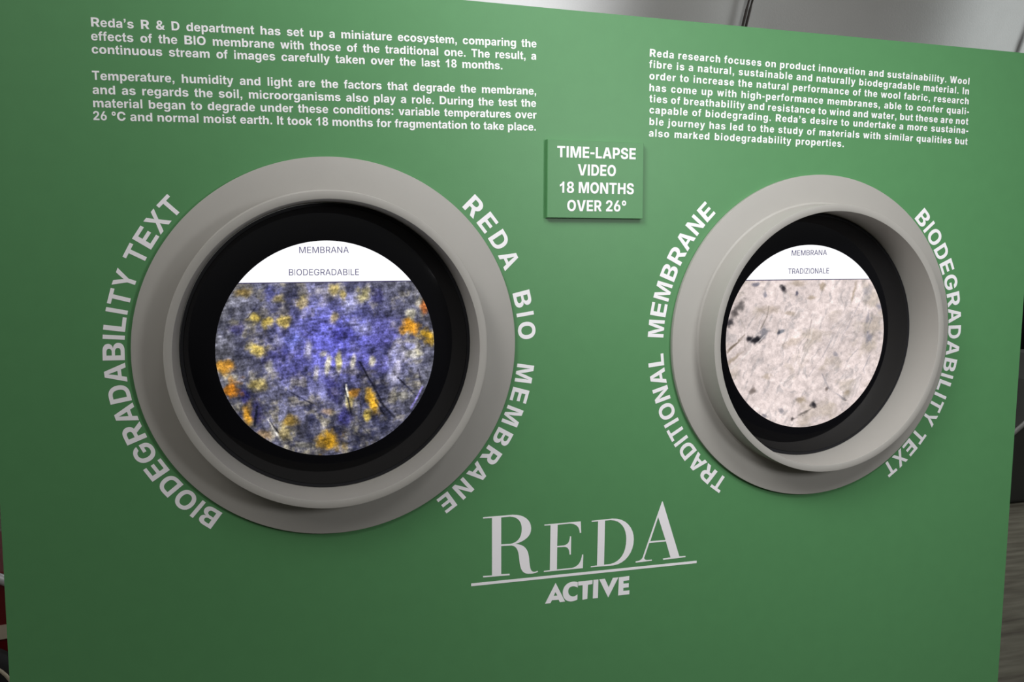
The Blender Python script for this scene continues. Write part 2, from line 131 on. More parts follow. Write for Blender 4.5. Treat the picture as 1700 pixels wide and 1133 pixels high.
 's': [556,[[[277,-11],[235,-9],[196,-2],[160,8],[128,22],[100,40],[76,61],[58,86],[44,114],[35,144],[178,167],[186,146],[198,128],[213,114],[232,104],[255,99],[282,97],[306,98],[327,103],[343,110],[356,121],[363,133],[366,146],[364,158],[358,169],[349,178],[336,185],[319,192],[298,197],[205,215],[157,227],[118,245],[88,267],[66,294],[53,326],[49,363],[52,395],[62,424],[77,450],[99,472],[126,491],[157,506],[194,517],[234,523],[278,525],[320,523],[358,518],[391,508],[421,495],[447,479],[469,460],[486,437],[499,412],[508,385],[372,363],[365,379],[354,393],[341,405],[324,414],[304,419],[281,421],[260,419],[241,415],[225,408],[212,398],[204,386],[202,372],[204,360],[208,350],[216,341],[229,333],[246,326],[267,321],[366,302],[414,290],[453,274],[484,253],[505,227],[518,197],[522,162],[519,129],[508,99],[491,72],[467,48],[438,28],[404,11],[365,0],[323,-8]]]],
 't': [333,[[[309,519],[309,405],[215,405],[215,195],[217,145],[224,125],[245,112],[270,114],[306,124],[318,18],[280,2],[230,-11],[175,-9],[130,10],[98,45],[83,95],[78,170],[78,405],[15,405],[15,519],[78,519],[78,622],[215,702],[215,519]]]],
 'u': [611,[[[242,-7],[207,-4],[174,4],[145,17],[120,35],[98,58],[81,85],[68,116],[61,151],[58,189],[58,519],[210,519],[210,216],[213,187],[221,163],[235,143],[253,128],[276,119],[303,116],[321,118],[338,122],[354,129],[367,138],[379,150],[388,164],[395,181],[399,200],[401,220],[401,519],[553,519],[553,0],[409,0],[407,130],[415,130],[399,90],[378,57],[352,30],[321,10],[284,-3]]]],
 'v': [556,[[[196,0],[12,519],[164,519],[244,256],[254,222],[263,187],[271,153],[279,117],[286,81],[294,44],[266,44],[273,81],[281,117],[288,153],[296,187],[305,222],[314,256],[394,519],[544,519],[360,0]]]],
 'w': [778,[[[157,0],[11,519],[160,519],[200,333],[207,297],[215,259],[224,219],[232,178],[239,133],[247,85],[231,85],[239,132],[247,177],[256,219],[265,258],[274,296],[282,333],[325,519],[454,519],[495,333],[503,297],[512,259],[521,219],[529,177],[538,133],[546,85],[531,85],[538,132],[545,177],[553,219],[561,258],[568,296],[576,333],[616,519],[767,519],[620,0],[476,0],[422,195],[417,215],[412,236],[406,260],[401,284],[396,309],[391,334],[386,358],[381,381],[376,403],[401,403],[396,381],[391,358],[386,334],[381,309],[376,284],[371,260],[366,236],[360,214],[355,195],[301,0]]]],
 'y': [556,[[[52,-198],[84,-79],[102,-84],[120,-88],[136,-90],[151,-89],[164,-85],[175,-79],[184,-70],[191,-59],[195,-45],[197,-29],[199,-1],[12,519],[163,519],[243,256],[253,221],[261,187],[268,153],[274,118],[282,81],[289,44],[258,44],[266,81],[274,118],[282,153],[290,188],[300,222],[310,256],[395,519],[544,519],[333,-63],[322,-92],[309,-119],[294,-143],[276,-164],[256,-181],[233,-196],[207,-206],[177,-212],[144,-214],[126,-214],[109,-212],[92,-210],[77,-207],[63,-203]]]],
 '°': [400,[[[200,376],[173,378],[147,386],[123,399],[102,416],[84,437],[68,461],[57,488],[50,517],[48,548],[50,579],[57,608],[68,635],[84,659],[102,680],[124,697],[147,710],[173,718],[200,721],[227,718],[253,710],[277,697],[298,680],[317,659],[332,635],[343,608],[350,579],[352,548],[350,517],[343,488],[332,461],[317,437],[298,416],[277,399],[253,386],[227,378]],[[200,477],[211,478],[222,481],[232,487],[241,494],[248,502],[255,512],[259,523],[262,535],[263,548],[262,561],[259,573],[255,584],[248,594],[241,602],[232,609],[222,615],[211,618],[200,619],[189,618],[179,615],[169,609],[160,602],[152,594],[146,584],[141,573],[139,561],[138,548],[139,535],[141,524],[146,512],[152,502],[160,494],[169,487],[179,481],[189,478]]]],
 '’': [278,[[[70,579],[70,716],[207,716],[207,599],[199,527],[176,474],[136,437],[92,419],[62,481],[96,499],[122,529],[134,579]]]],
}
COND = {
 '-': [400,[[[40,250],[40,372],[360,372],[360,250]]]],
 '1': [600,[[[440,0],[440,716],[316,716],[293,665],[249,610],[179,558],[88,517],[88,392],[168,418],[230,450],[287,498],[287,0]]]],
 '2': [646,[[[64,0],[64,115],[325,348],[345,367],[363,385],[379,401],[392,417],[403,433],[412,449],[419,465],[422,482],[424,500],[422,520],[418,537],[410,553],[399,567],[387,578],[372,587],[355,594],[337,598],[317,599],[296,597],[277,593],[261,586],[246,576],[233,564],[223,550],[216,533],[212,514],[210,492],[55,492],[59,538],[70,579],[88,616],[113,648],[144,675],[180,697],[222,713],[267,722],[317,726],[368,723],[415,714],[457,698],[493,678],[524,653],[549,623],[567,589],[578,552],[582,512],[580,485],[575,458],[566,432],[552,404],[532,375],[507,344],[476,309],[436,271],[388,228],[290,135],[290,130],[591,130],[591,0]]]],
 '6': [646,[[[326,-10],[278,-6],[233,3],[190,19],[152,41],[119,68],[91,101],[71,140],[58,184],[54,233],[57,272],[64,309],[77,347],[95,386],[117,426],[145,469],[315,716],[477,716],[253,392],[204,392],[213,403],[224,413],[238,424],[254,434],[272,442],[293,449],[315,455],[339,458],[365,459],[408,456],[447,448],[483,433],[515,413],[541,387],[563,357],[579,321],[588,282],[592,238],[588,190],[576,147],[557,108],[531,73],[500,44],[463,21],[421,4],[375,-6]],[[324,115],[346,117],[366,122],[384,130],[400,142],[413,156],[424,172],[433,191],[438,211],[439,233],[438,255],[433,276],[424,294],[413,311],[400,325],[384,336],[366,344],[346,349],[324,351],[303,349],[283,344],[265,336],[249,325],[236,311],[224,294],[216,276],[211,256],[210,234],[211,212],[216,191],[224,172],[236,156],[249,142],[265,130],[283,122],[303,117]]]],
 '8': [646,[[[322,-10],[269,-7],[220,2],[174,17],[134,37],[100,61],[73,89],[52,121],[40,156],[36,193],[38,222],[45,249],[57,275],[73,298],[92,319],[115,337],[140,352],[167,363],[196,369],[196,374],[159,385],[127,404],[100,430],[79,461],[66,495],[62,533],[66,569],[77,602],[96,632],[121,659],[152,682],[188,701],[230,715],[274,723],[322,726],[371,723],[415,715],[457,701],[493,682],[524,659],[549,632],[568,601],[579,568],[583,533],[579,495],[566,461],[545,430],[518,404],[486,385],[450,374],[450,369],[478,363],[505,352],[530,337],[553,319],[572,298],[588,275],[600,249],[607,222],[610,193],[606,156],[593,121],[573,89],[545,61],[511,37],[471,17],[425,2],[376,-7]],[[322,106],[345,108],[365,112],[383,119],[400,128],[413,140],[424,154],[432,170],[437,187],[439,206],[437,225],[432,242],[424,258],[413,273],[399,284],[382,294],[364,302],[344,306],[322,308],[301,306],[281,302],[263,295],[246,285],[233,273],[221,259],[213,243],[208,225],[206,206],[208,187],[213,170],[221,154],[232,140],[246,129],[262,119],[280,112],[300,108]],[[322,423],[341,424],[359,428],[375,435],[389,444],[401,455],[410,467],[418,482],[422,498],[424,515],[422,532],[418,548],[411,562],[401,575],[389,585],[375,594],[359,600],[341,604],[322,606],[303,604],[286,600],[270,594],[256,585],[244,575],[234,562],[227,548],[223,532],[222,515],[223,498],[227,482],[235,468],[244,455],[256,444],[270,435],[286,428],[304,424]]]],
 'A': [760,[[[23,0],[269,716],[485,716],[737,0],[555,0],[447,326],[432,376],[417,429],[402,484],[387,542],[372,602],[357,664],[393,664],[378,601],[364,541],[350,484],[336,428],[322,376],[307,326],[204,0]],[[184,158],[184,282],[576,282],[576,158]]]],
 'D': [722,[[[323,0],[132,0],[132,138],[316,138],[357,140],[394,147],[426,160],[454,178],[477,201],[494,231],[507,267],[515,309],[517,358],[515,407],[507,450],[494,485],[476,515],[453,538],[426,556],[394,569],[357,576],[315,578],[128,578],[128,716],[324,716],[394,711],[458,697],[514,673],[563,640],[604,599],[637,550],[661,493],[675,429],[680,358],[675,287],[661,223],[637,166],[604,117],[563,76],[514,43],[457,19],[394,5]],[[223,716],[223,0],[60,0],[60,716]]]],
 'E': [609,[[[60,0],[60,716],[558,716],[558,584],[223,584],[223,426],[532,426],[532,297],[223,297],[223,132],[558,132],[558,0]]]],
 'H': [748,[[[60,0],[60,716],[223,716],[223,432],[524,432],[524,716],[687,716],[687,0],[524,0],[524,300],[223,300],[223,0]]]],
 'I': [300,[[[68,0],[68,716],[232,716],[232,0]]]],
 'L': [565,[[[60,0],[60,716],[223,716],[223,132],[531,132],[531,0]]]],
 'M': [939,[[[60,0],[60,716],[313,716],[416,417],[421,399],[427,378],[433,353],[440,326],[446,297],[453,267],[460,237],[466,208],[472,179],[477,152],[482,127],[486,105],[454,105],[458,127],[463,151],[468,178],[474,207],[480,237],[487,267],[493,297],[500,325],[507,353],[513,378],[519,399],[524,417],[625,716],[878,716],[878,0],[715,0],[715,320],[715,337],[715,357],[716,380],[716,406],[717,432],[718,460],[718,489],[719,517],[720,546],[721,575],[721,602],[721,627],[731,627],[725,599],[718,571],[711,542],[703,512],[696,483],[688,455],[680,428],[673,402],[666,378],[659,356],[653,337],[648,320],[538,0],[401,0],[289,320],[284,337],[278,356],[271,378],[264,402],[257,427],[249,454],[241,483],[234,511],[226,541],[218,570],[211,599],[204,627],[217,627],[217,602],[217,576],[218,548],[219,519],[219,490],[220,461],[221,433],[222,407],[222,381],[223,358],[223,338],[223,320],[223,0]]]],
 'N': [764,[[[60,0],[60,716],[241,716],[454,377],[467,356],[479,335],[492,313],[504,290],[516,265],[529,238],[541,209],[554,178],[566,145],[551,145],[548,172],[546,201],[544,231],[542,262],[541,292],[539,322],[538,349],[537,374],[537,396],[537,716],[704,716],[704,0],[523,0],[328,309],[313,335],[298,360],[284,385],[271,409],[257,435],[243,463],[229,493],[213,526],[195,563],[214,563],[216,529],[218,496],[221,464],[222,432],[224,403],[226,375],[227,350],[227,329],[227,310],[227,0]]]],
 'O': [772,[[[386,-10],[323,-5],[265,9],[211,33],[163,66],[122,108],[88,158],[63,217],[48,283],[43,358],[48,432],[63,499],[88,558],[122,608],[163,650],[211,683],[265,707],[323,721],[386,726],[449,721],[507,707],[561,683],[609,650],[650,608],[684,558],[709,499],[724,432],[729,358],[724,283],[709,217],[684,158],[650,108],[609,66],[561,33],[507,9],[449,-5]],[[386,132],[421,135],[452,143],[480,158],[505,178],[525,203],[542,234],[554,270],[561,311],[563,358],[561,404],[554,445],[542,482],[525,513],[505,538],[480,558],[452,573],[421,581],[386,584],[352,581],[320,573],[292,558],[268,538],[247,513],[230,482],[218,445],[211,404],[209,358],[211,311],[218,270],[230,234],[247,203],[268,178],[292,158],[320,143],[352,135]]]],
 'P': [650,[[[60,0],[60,716],[353,716],[405,713],[452,702],[494,685],[530,661],[560,633],[584,598],[602,560],[612,517],[616,471],[612,424],[602,382],[584,344],[559,310],[529,281],[492,258],[449,241],[401,231],[348,228],[164,228],[164,355],[320,355],[347,357],[370,362],[391,370],[408,381],[422,395],[433,411],[441,429],[446,449],[447,471],[446,493],[441,513],[433,531],[422,547],[408,560],[391,571],[370,579],[346,584],[320,585],[223,585],[223,0]]]],
 'R': [660,[[[60,0],[60,716],[353,716],[405,713],[452,703],[494,687],[530,665],[560,638],[584,605],[602,568],[612,526],[616,480],[612,434],[602,393],[584,356],[559,324],[529,298],[492,277],[449,262],[401,253],[348,250],[157,250],[157,378],[320,378],[347,379],[370,383],[391,389],[408,398],[422,409],[433,423],[441,440],[445,459],[447,480],[445,502],[441,521],[433,538],[422,552],[408,564],[391,573],[370,580],[346,584],[320,585],[223,585],[223,0]],[[462,0],[285,327],[460,327],[642,0]]]],
 'S': [658,[[[336,-10],[278,-7],[227,2],[180,17],[139,38],[104,64],[76,97],[56,136],[43,180],[38,231],[195,231],[198,208],[205,189],[215,172],[229,157],[245,145],[264,136],[285,129],[308,125],[334,124],[357,125],[379,129],[398,134],[415,142],[429,152],[441,163],[449,177],[454,191],[456,207],[454,221],[450,233],[442,244],[432,254],[418,263],[402,271],[382,278],[360,285],[335,291],[257,310],[199,327],[150,350],[110,379],[80,414],[63,457],[57,507],[61,549],[73,587],[93,622],[120,652],[153,678],[192,698],[236,713],[284,723],[336,726],[389,723],[437,713],[481,698],[518,677],[550,651],[576,621],[595,586],[606,548],[611,506],[454,506],[448,531],[437,552],[419,569],[396,582],[368,589],[335,592],[313,591],[293,588],[275,582],[260,575],[247,566],[238,556],[231,544],[226,531],[225,517],[227,502],[231,489],[239,477],[250,467],[264,458],[279,451],[297,444],[316,438],[336,433],[400,418],[432,410],[462,400],[491,389],[516,376],[540,361],[560,345],[578,327],[593,307],[605,284],[614,260],[619,234],[620,206],[617,164],[605,125],[586,91],[560,61],[528,36],[489,16],[443,2],[392,-7]]]],
 'T': [673,[[[34,584],[34,716],[639,716],[639,584],[418,584],[418,0],[255,0],[255,584]]]],
 'V': [760,[[[275,0],[23,716],[206,716],[313,390],[328,340],[343,289],[358,235],[372,178],[387,119],[403,58],[367,58],[382,120],[396,179],[410,235],[424,289],[439,340],[453,390],[556,716],[737,716],[491,0]]]],
 '°': [460,[[[231,374],[199,377],[169,384],[142,397],[117,415],[96,436],[78,460],[65,487],[57,516],[54,547],[57,578],[65,607],[78,634],[96,659],[117,680],[142,697],[169,710],[199,718],[230,721],[262,718],[291,710],[319,697],[344,680],[365,659],[383,634],[396,607],[404,578],[406,547],[404,516],[396,487],[383,460],[365,436],[344,415],[319,397],[291,384],[262,377]],[[230,477],[243,478],[255,482],[266,487],[276,494],[285,502],[292,512],[297,523],[300,535],[301,547],[300,560],[297,571],[292,582],[285,592],[276,600],[266,607],[255,612],[243,616],[230,617],[218,616],[206,612],[195,607],[185,600],[176,592],[169,582],[164,571],[161,560],[160,547],[161,535],[164,523],[169,512],[176,502],[185,494],[195,487],[206,482],[218,478]]]],
}
LIGHT = {
 'A': [687,[[[26,0],[291,716],[393,716],[661,0],[568,0],[410,433],[400,462],[389,494],[377,530],[364,572],[349,620],[333,676],[350,676],[333,620],[319,571],[305,529],[293,492],[283,460],[273,433],[119,0]],[[157,202],[157,278],[530,278],[530,202]]]],
 'B': [653,[[[90,0],[90,716],[345,716],[393,713],[434,705],[470,691],[500,672],[524,649],[543,622],[556,593],[564,561],[567,527],[565,498],[560,472],[551,451],[539,432],[524,415],[507,402],[489,391],[469,382],[448,375],[448,369],[471,365],[494,357],[517,345],[538,329],[557,309],[573,285],[585,257],[593,226],[595,190],[593,156],[584,123],[570,93],[550,67],[524,44],[492,25],[453,11],[407,3],[355,0]],[[178,77],[352,77],[404,80],[444,91],[474,110],[494,134],[506,161],[510,191],[508,215],[502,238],[492,259],[477,278],[460,295],[438,308],[414,319],[387,325],[357,327],[178,327]],[[178,400],[342,400],[368,402],[392,407],[414,416],[434,427],[450,442],[464,459],[474,479],[481,501],[483,525],[479,556],[468,583],[449,606],[422,625],[387,636],[343,639],[178,639]]]],
 'D': [721,[[[314,0],[138,0],[138,77],[309,77],[365,81],[415,92],[458,111],[494,137],[523,169],[546,208],[562,253],[572,303],[575,360],[572,415],[563,465],[546,509],[524,548],[495,580],[460,606],[419,624],[372,635],[318,639],[135,639],[135,716],[324,716],[391,711],[452,697],[505,673],[552,641],[590,600],[621,551],[643,494],[656,430],[661,360],[656,288],[643,224],[620,167],[589,117],[550,76],[502,43],[447,19],[384,5]],[[178,716],[178,0],[90,0],[90,716]]]],
 'E': [600,[[[90,0],[90,716],[529,716],[529,639],[178,639],[178,400],[506,400],[506,323],[178,323],[178,77],[534,77],[534,0]]]],
 'G': [746,[[[385,-10],[323,-5],[266,10],[215,35],[170,69],[132,112],[101,162],[79,221],[65,286],[60,358],[65,430],[79,495],[101,554],[132,604],[169,647],[214,681],[264,706],[319,721],[379,726],[417,724],[453,718],[487,709],[519,695],[549,679],[576,660],[601,638],[623,613],[641,586],[657,556],[668,525],[676,492],[586,492],[578,514],[568,535],[556,554],[543,572],[528,588],[511,603],[493,616],[474,626],[452,634],[429,640],[405,644],[379,645],[337,642],[298,630],[261,612],[228,587],[200,554],[177,515],[160,469],[150,416],[146,358],[150,299],[160,247],[177,202],[201,162],[229,130],[263,104],[300,86],[341,75],[385,71],[425,74],[462,83],[495,97],[524,117],[549,142],[569,172],[584,206],[593,245],[596,287],[622,282],[403,282],[403,357],[682,357],[682,283],[678,226],[665,174],[644,128],[615,88],[580,54],[538,26],[492,6],[440,-6]]]],
 'I': [250,[[[92,0],[92,716],[158,716],[158,0]]]],
 'L': [565,[[[90,0],[90,716],[178,716],[178,77],[516,77],[516,0]]]],
 'M': [903,[[[90,0],[90,716],[215,716],[399,256],[403,245],[408,232],[413,217],[419,201],[424,184],[430,167],[436,149],[442,131],[447,113],[452,95],[457,79],[462,63],[442,63],[447,78],[452,94],[457,111],[463,129],[468,147],[474,165],[480,183],[486,200],[491,216],[497,231],[501,245],[506,256],[688,716],[813,716],[813,0],[726,0],[726,418],[726,433],[727,450],[727,468],[727,487],[727,506],[728,526],[728,546],[729,567],[729,588],[729,609],[730,629],[730,649],[738,649],[731,627],[724,605],[716,583],[709,561],[702,540],[694,519],[687,498],[680,479],[674,461],[668,445],[662,431],[657,418],[489,0],[413,0],[243,418],[238,430],[232,444],[227,460],[220,478],[214,496],[207,516],[199,537],[192,559],[184,581],[177,603],[169,626],[161,649],[169,649],[170,631],[171,612],[171,592],[171,572],[172,551],[172,530],[172,510],[173,490],[173,470],[173,452],[174,434],[174,418],[174,0]]]],
 'N': [755,[[[90,0],[90,716],[193,716],[496,252],[505,239],[514,224],[525,206],[536,187],[548,167],[561,144],[574,121],[586,96],[599,71],[586,71],[583,98],[581,123],[580,148],[579,172],[578,195],[577,216],[577,236],[577,254],[577,270],[577,716],[665,716],[665,0],[561,0],[288,417],[276,435],[264,455],[251,474],[239,495],[225,519],[210,544],[194,573],[175,605],[153,642],[170,642],[171,609],[173,577],[174,547],[175,519],[176,493],[177,470],[178,450],[178,432],[178,417],[178,0]]]],
 'O': [763,[[[382,-10],[322,-5],[267,10],[217,35],[172,69],[133,111],[102,162],[79,220],[65,286],[60,358],[65,430],[79,495],[102,554],[133,604],[172,647],[217,681],[267,706],[322,721],[382,726],[442,721],[497,706],[548,681],[593,647],[630,604],[662,554],[685,495],[698,430],[703,358],[698,286],[685,220],[662,162],[630,111],[593,69],[548,35],[497,10],[442,-5]],[[382,71],[425,74],[465,86],[502,104],[535,130],[563,162],[586,201],[603,247],[614,299],[617,358],[614,416],[603,469],[586,515],[563,554],[535,586],[502,612],[465,630],[425,642],[382,645],[339,642],[299,630],[262,612],[229,586],[201,554],[178,514],[160,468],[150,416],[146,358],[150,299],[160,247],[177,202],[201,162],[229,130],[262,104],[299,86],[339,75]]]],
 'R': [642,[[[90,0],[90,716],[336,716],[389,713],[435,703],[474,688],[507,666],[534,640],[555,610],[570,575],[579,537],[582,496],[579,455],[570,418],[555,384],[534,353],[507,328],[474,307],[435,292],[389,283],[337,280],[139,280],[139,357],[333,357],[368,359],[399,365],[425,374],[447,387],[464,403],[477,422],[487,444],[492,469],[494,496],[492,524],[487,549],[477,572],[464,592],[447,608],[425,622],[399,632],[368,638],[332,640],[178,640],[178,0]],[[508,0],[332,323],[432,323],[610,0]]]],
 'T': [644,[[[49,639],[49,716],[595,716],[595,639],[366,639],[366,0],[278,0],[278,639]]]],
 'Z': [627,[[[64,0],[64,62],[392,544],[407,565],[422,586],[438,608],[454,629],[471,650],[487,672],[497,643],[467,642],[437,640],[407,640],[377,639],[347,639],[318,639],[61,639],[61,716],[563,716],[563,654],[240,178],[224,156],[208,133],[191,111],[174,89],[157,66],[140,44],[131,73],[160,74],[190,75],[219,76],[249,77],[278,77],[308,77],[567,77],[567,0]]]],
}
PARA_A = [["Reda’s R & D department has set up a miniature ecosystem, comparing the",[-280.6,393.9],[279.2,406.7]],["effects of the BIO membrane with those of the traditional one. The result, a",[-281.2,377.9],[278.9,390.3]],["continuous stream of images carefully taken over the last 18 months.",[-281.1,362.7],[230.7,374.5]]]
PARA_B = [["Temperature, humidity and light are the factors that degrade the membrane,",[-281.8,331.9],[279.4,343.4]],["and as regards the soil, microorganisms also play a role. During the test the",[-282.0,315.4],[279.6,327.0]],["material began to degrade under these conditions: variable temperatures over",[-281.9,299.8],[280.3,311.4]],["26 °C and normal moist earth. It took 18 months for fragmentation to take place.",[-282.4,284.6],[279.5,295.0]]]
PARA_C = [["Reda research focuses on product innovation and sustainability. Wool",[449.5,405.6],[1012.9,397.5]],["fibre is a natural, sustainable and naturally biodegradable material. In",[449.0,390.1],[1013.4,381.9]],["order to increase the natural performance of the wool fabric, research",[449.8,373.9],[1014.0,366.4]],["has come up with high-performance membranes, able to confer quali-",[450.2,357.6],[1015.8,350.3]],["ties of breathability and resistance to wind and water, but these are not",[450.6,342.1],[1015.3,334.4]],["capable of biodegrading. Reda’s desire to undertake a more sustaina-",[451.1,326.5],[1016.4,320.1]],["ble journey has led to the study of materials with similar qualities but",[451.5,310.1],[1016.3,302.7]],["also marked biodegradability properties.",[451.1,293.8],[781.3,290.6]]]
SIGN_LINES = [["TIME-LAPSE",[308.7,259.3],[427.6,260.1]],["VIDEO",[339.6,235.3],[397.4,235.5]],["18 MONTHS",[313.1,210.7],[425.8,210.8]],["OVER 26°",[324.6,185.5],[414.4,186.2]]]
LOGO = [[[[206.3,-247.4],[219.8,-247.5],[250.4,-247.5],[256.9,-248.3],[262.6,-249.8],[267.4,-252.0],[271.4,-254.8],[274.5,-258.1],[276.8,-261.8],[278.1,-265.8],[278.6,-270.1],[278.2,-274.2],[277.0,-277.9],[275.0,-281.1],[272.2,-283.8],[268.7,-286.2],[264.6,-288.2],[259.9,-289.8],[254.7,-291.0],[259.8,-292.2],[264.0,-293.8],[267.4,-295.8],[270.1,-298.3],[272.2,-301.3],[273.9,-304.8],[275.0,-309.0],[275.9,-313.7],[276.2,-317.3],[276.5,-320.4],[276.9,-323.2],[277.2,-325.6],[277.6,-327.8],[278.1,-329.7],[278.7,-331.5],[279.5,-333.1],[280.4,-334.1],[281.4,-334.9],[282.4,-335.4],[283.5,-335.7],[284.7,-335.8],[286.0,-335.7],[287.5,-335.3],[289.0,-334.8],[290.0,-336.2],[288.4,-336.8],[286.8,-337.3],[285.1,-337.6],[283.3,-337.8],[281.4,-338.0],[279.4,-338.0],[277.3,-337.8],[275.0,-337.7],[271.7,-336.9],[269.0,-335.6],[266.8,-333.8],[265.2,-331.6],[263.8,-329.0],[262.9,-326.0],[262.1,-322.6],[261.5,-319.0],[260.9,-314.1],[260.3,-309.5],[259.6,-305.3],[258.5,-301.6],[257.1,-298.5],[255.1,-295.9],[252.5,-294.1],[249.1,-292.9],[233.5,-292.2],[233.8,-334.1],[246.4,-334.6],[246.6,-336.9],[206.7,-336.0],[206.6,-334.0],[220.0,-334.4],[219.5,-249.7],[206.3,-249.3]],[[233.2,-250.0],[246.5,-249.9],[250.8,-250.7],[254.5,-252.1],[257.5,-254.0],[260.0,-256.4],[261.9,-259.2],[263.2,-262.3],[264.0,-265.7],[264.3,-269.4],[264.1,-274.1],[263.2,-278.2],[261.8,-281.7],[259.8,-284.6],[257.3,-287.0],[254.3,-288.7],[250.8,-289.8],[246.8,-290.3],[233.5,-289.8]]],[[[298.9,-266.3],[355.5,-266.3],[356.6,-283.8],[354.4,-283.8],[353.9,-280.4],[353.0,-277.5],[351.7,-274.9],[349.9,-272.8],[347.7,-271.0],[345.0,-269.7],[341.8,-268.7],[338.1,-268.1],[319.4,-268.3],[319.1,-300.4],[329.9,-300.3],[332.0,-299.9],[333.8,-299.2],[335.3,-298.2],[336.6,-296.8],[337.5,-295.0],[338.2,-292.9],[338.7,-290.4],[339.0,-287.6],[340.8,-287.6],[340.8,-315.2],[338.6,-315.0],[338.4,-312.1],[338.0,-309.7],[337.4,-307.7],[336.5,-306.0],[335.4,-304.7],[334.0,-303.7],[332.3,-303.0],[330.3,-302.6],[319.2,-302.1],[319.2,-335.8],[342.7,-335.8],[346.1,-335.3],[349.1,-334.2],[351.7,-332.6],[353.9,-330.4],[355.7,-327.7],[357.0,-324.5],[357.9,-321.0],[358.5,-317.0],[360.4,-317.1],[360.1,-337.9],[298.8,-337.4],[298.9,-335.9],[308.2,-335.7],[308.4,-268.1],[298.9,-267.8]]],[[[372.9,-266.9],[405.9,-266.4],[414.1,-267.4],[421.3,-269.8],[427.4,-273.3],[432.4,-277.8],[436.4,-283.0],[439.3,-288.8],[441.0,-294.8],[441.7,-301.0],[441.3,-308.3],[439.7,-315.2],[436.9,-321.5],[433.1,-327.0],[428.4,-331.7],[422.8,-335.2],[416.3,-337.6],[409.2,-338.6],[372.7,-337.9],[373.0,-336.3],[382.7,-336.2],[383.2,-268.6],[373.0,-268.6]],[[394.2,-268.5],[403.2,-268.4],[409.2,-269.5],[414.5,-271.6],[418.9,-274.7],[422.6,-278.5],[425.5,-283.1],[427.6,-288.2],[428.9,-293.9],[429.4,-299.9],[429.1,-307.6],[427.9,-314.4],[425.9,-320.4],[423.0,-325.4],[419.3,-329.6],[415.0,-332.7],[410.1,-334.9],[404.6,-336.0],[394.0,-336.2]]],[[[486.9,-247.3],[487.6,-246.6],[488.5,-247.4],[518.8,-335.6],[529.1,-335.8],[529.5,-337.6],[491.5,-338.3],[491.0,-336.1],[503.8,-335.8],[495.3,-309.6],[467.4,-309.6],[459.6,-332.0],[459.7,-332.8],[460.0,-333.6],[460.5,-334.2],[461.1,-334.7],[461.8,-335.1],[462.6,-335.4],[463.4,-335.7],[464.3,-335.9],[472.5,-336.0],[472.5,-337.7],[445.6,-338.1],[445.6,-336.3],[450.5,-335.8],[452.1,-335.3],[453.5,-334.7],[454.6,-334.1],[455.6,-333.3],[456.3,-332.4],[457.0,-331.4],[457.5,-330.2],[457.9,-328.8]],[[481.3,-270.4],[494.5,-307.4],[469.0,-307.0]]]]
ACTIVE = [[[[317.5,-356.0],[332.7,-386.0],[324.5,-386.1],[322.5,-382.1],[312.0,-381.8],[309.8,-386.0],[301.4,-385.8]],[[317.3,-369.8],[320.5,-375.7],[314.8,-375.6]]],[[[352.6,-358.9],[349.7,-357.8],[346.8,-357.2],[343.8,-357.1],[341.0,-357.5],[338.3,-358.2],[335.8,-359.4],[333.6,-361.0],[331.8,-362.9],[330.5,-365.1],[329.6,-367.5],[329.0,-370.0],[328.9,-372.5],[329.1,-375.0],[329.7,-377.5],[330.7,-379.8],[332.0,-382.0],[333.9,-384.0],[336.2,-385.4],[338.7,-386.4],[341.3,-387.0],[344.1,-387.1],[346.9,-386.8],[349.6,-386.2],[352.1,-385.2],[352.2,-377.3],[350.6,-378.6],[348.8,-379.4],[347.0,-379.8],[345.1,-379.8],[343.3,-379.4],[341.6,-378.6],[340.0,-377.4],[338.7,-375.8],[337.9,-374.1],[337.5,-372.3],[337.4,-370.6],[337.6,-369.0],[338.1,-367.6],[338.9,-366.3],[340.1,-365.2],[341.6,-364.4],[343.1,-364.2],[344.6,-364.1],[346.1,-364.2],[347.5,-364.5],[348.9,-365.0],[350.2,-365.5],[351.3,-366.2],[352.4,-366.9]]],[[[353.2,-357.9],[376.0,-358.1],[375.7,-364.0],[368.7,-364.3],[368.1,-386.1],[360.3,-386.5],[360.2,-364.0],[353.3,-364.1]]],[[[377.4,-357.8],[385.3,-358.0],[385.1,-386.4],[376.9,-386.4]]],[[[386.7,-357.9],[395.9,-358.0],[402.3,-371.9],[408.8,-358.1],[417.8,-358.1],[401.8,-387.7]]],[[[418.7,-358.1],[435.7,-358.0],[435.5,-364.4],[426.2,-364.5],[426.3,-369.0],[435.0,-369.0],[435.0,-375.4],[426.3,-375.4],[426.2,-380.2],[436.4,-380.3],[436.3,-386.4],[417.9,-386.4]]]]
UNDERLINE = [[189.1,-343.1],[548.8,-345.3],[548.7,-349.1],[189.1,-347.2]]
CAPTION = {"L":[["MEMBRANA",[-42.2,125.7],[21.9,126.2]],["BIODEGRADABILE",[-55.8,96.7],[35.1,96.7]]],"R":[["MEMBRANA",[701.5,123.5],[765.0,124.5]],["TRADIZIONALE",[696.6,95.4],[770.3,96.0]]]}

# ------------------------------------------------------------------ helpers
def P(mx, my, depth=0.0):
    """Board millimetres (right, up) and depth into the board -> world metres."""
    return Vector((mx / 1000.0, depth / 1000.0, H0 + my / 1000.0))


def tag(o, label=None, cat=None, group=None, kind=None):
    if label: o['label'] = label
    if cat: o['category'] = cat
    if group: o['group'] = group
    if kind: o['kind'] = kind
    return o


def empty(name, loc, label, cat, group=None):
    o = bpy.data.objects.new(name, None)
    o.empty_display_size = 0.05
    COL.objects.link(o)
    o.location = loc
    return tag(o, label, cat, group)


def world_loc(o):
    v = Vector((0, 0, 0))
    while o is not None:
        v += o.location
        o = o.parent
    return v


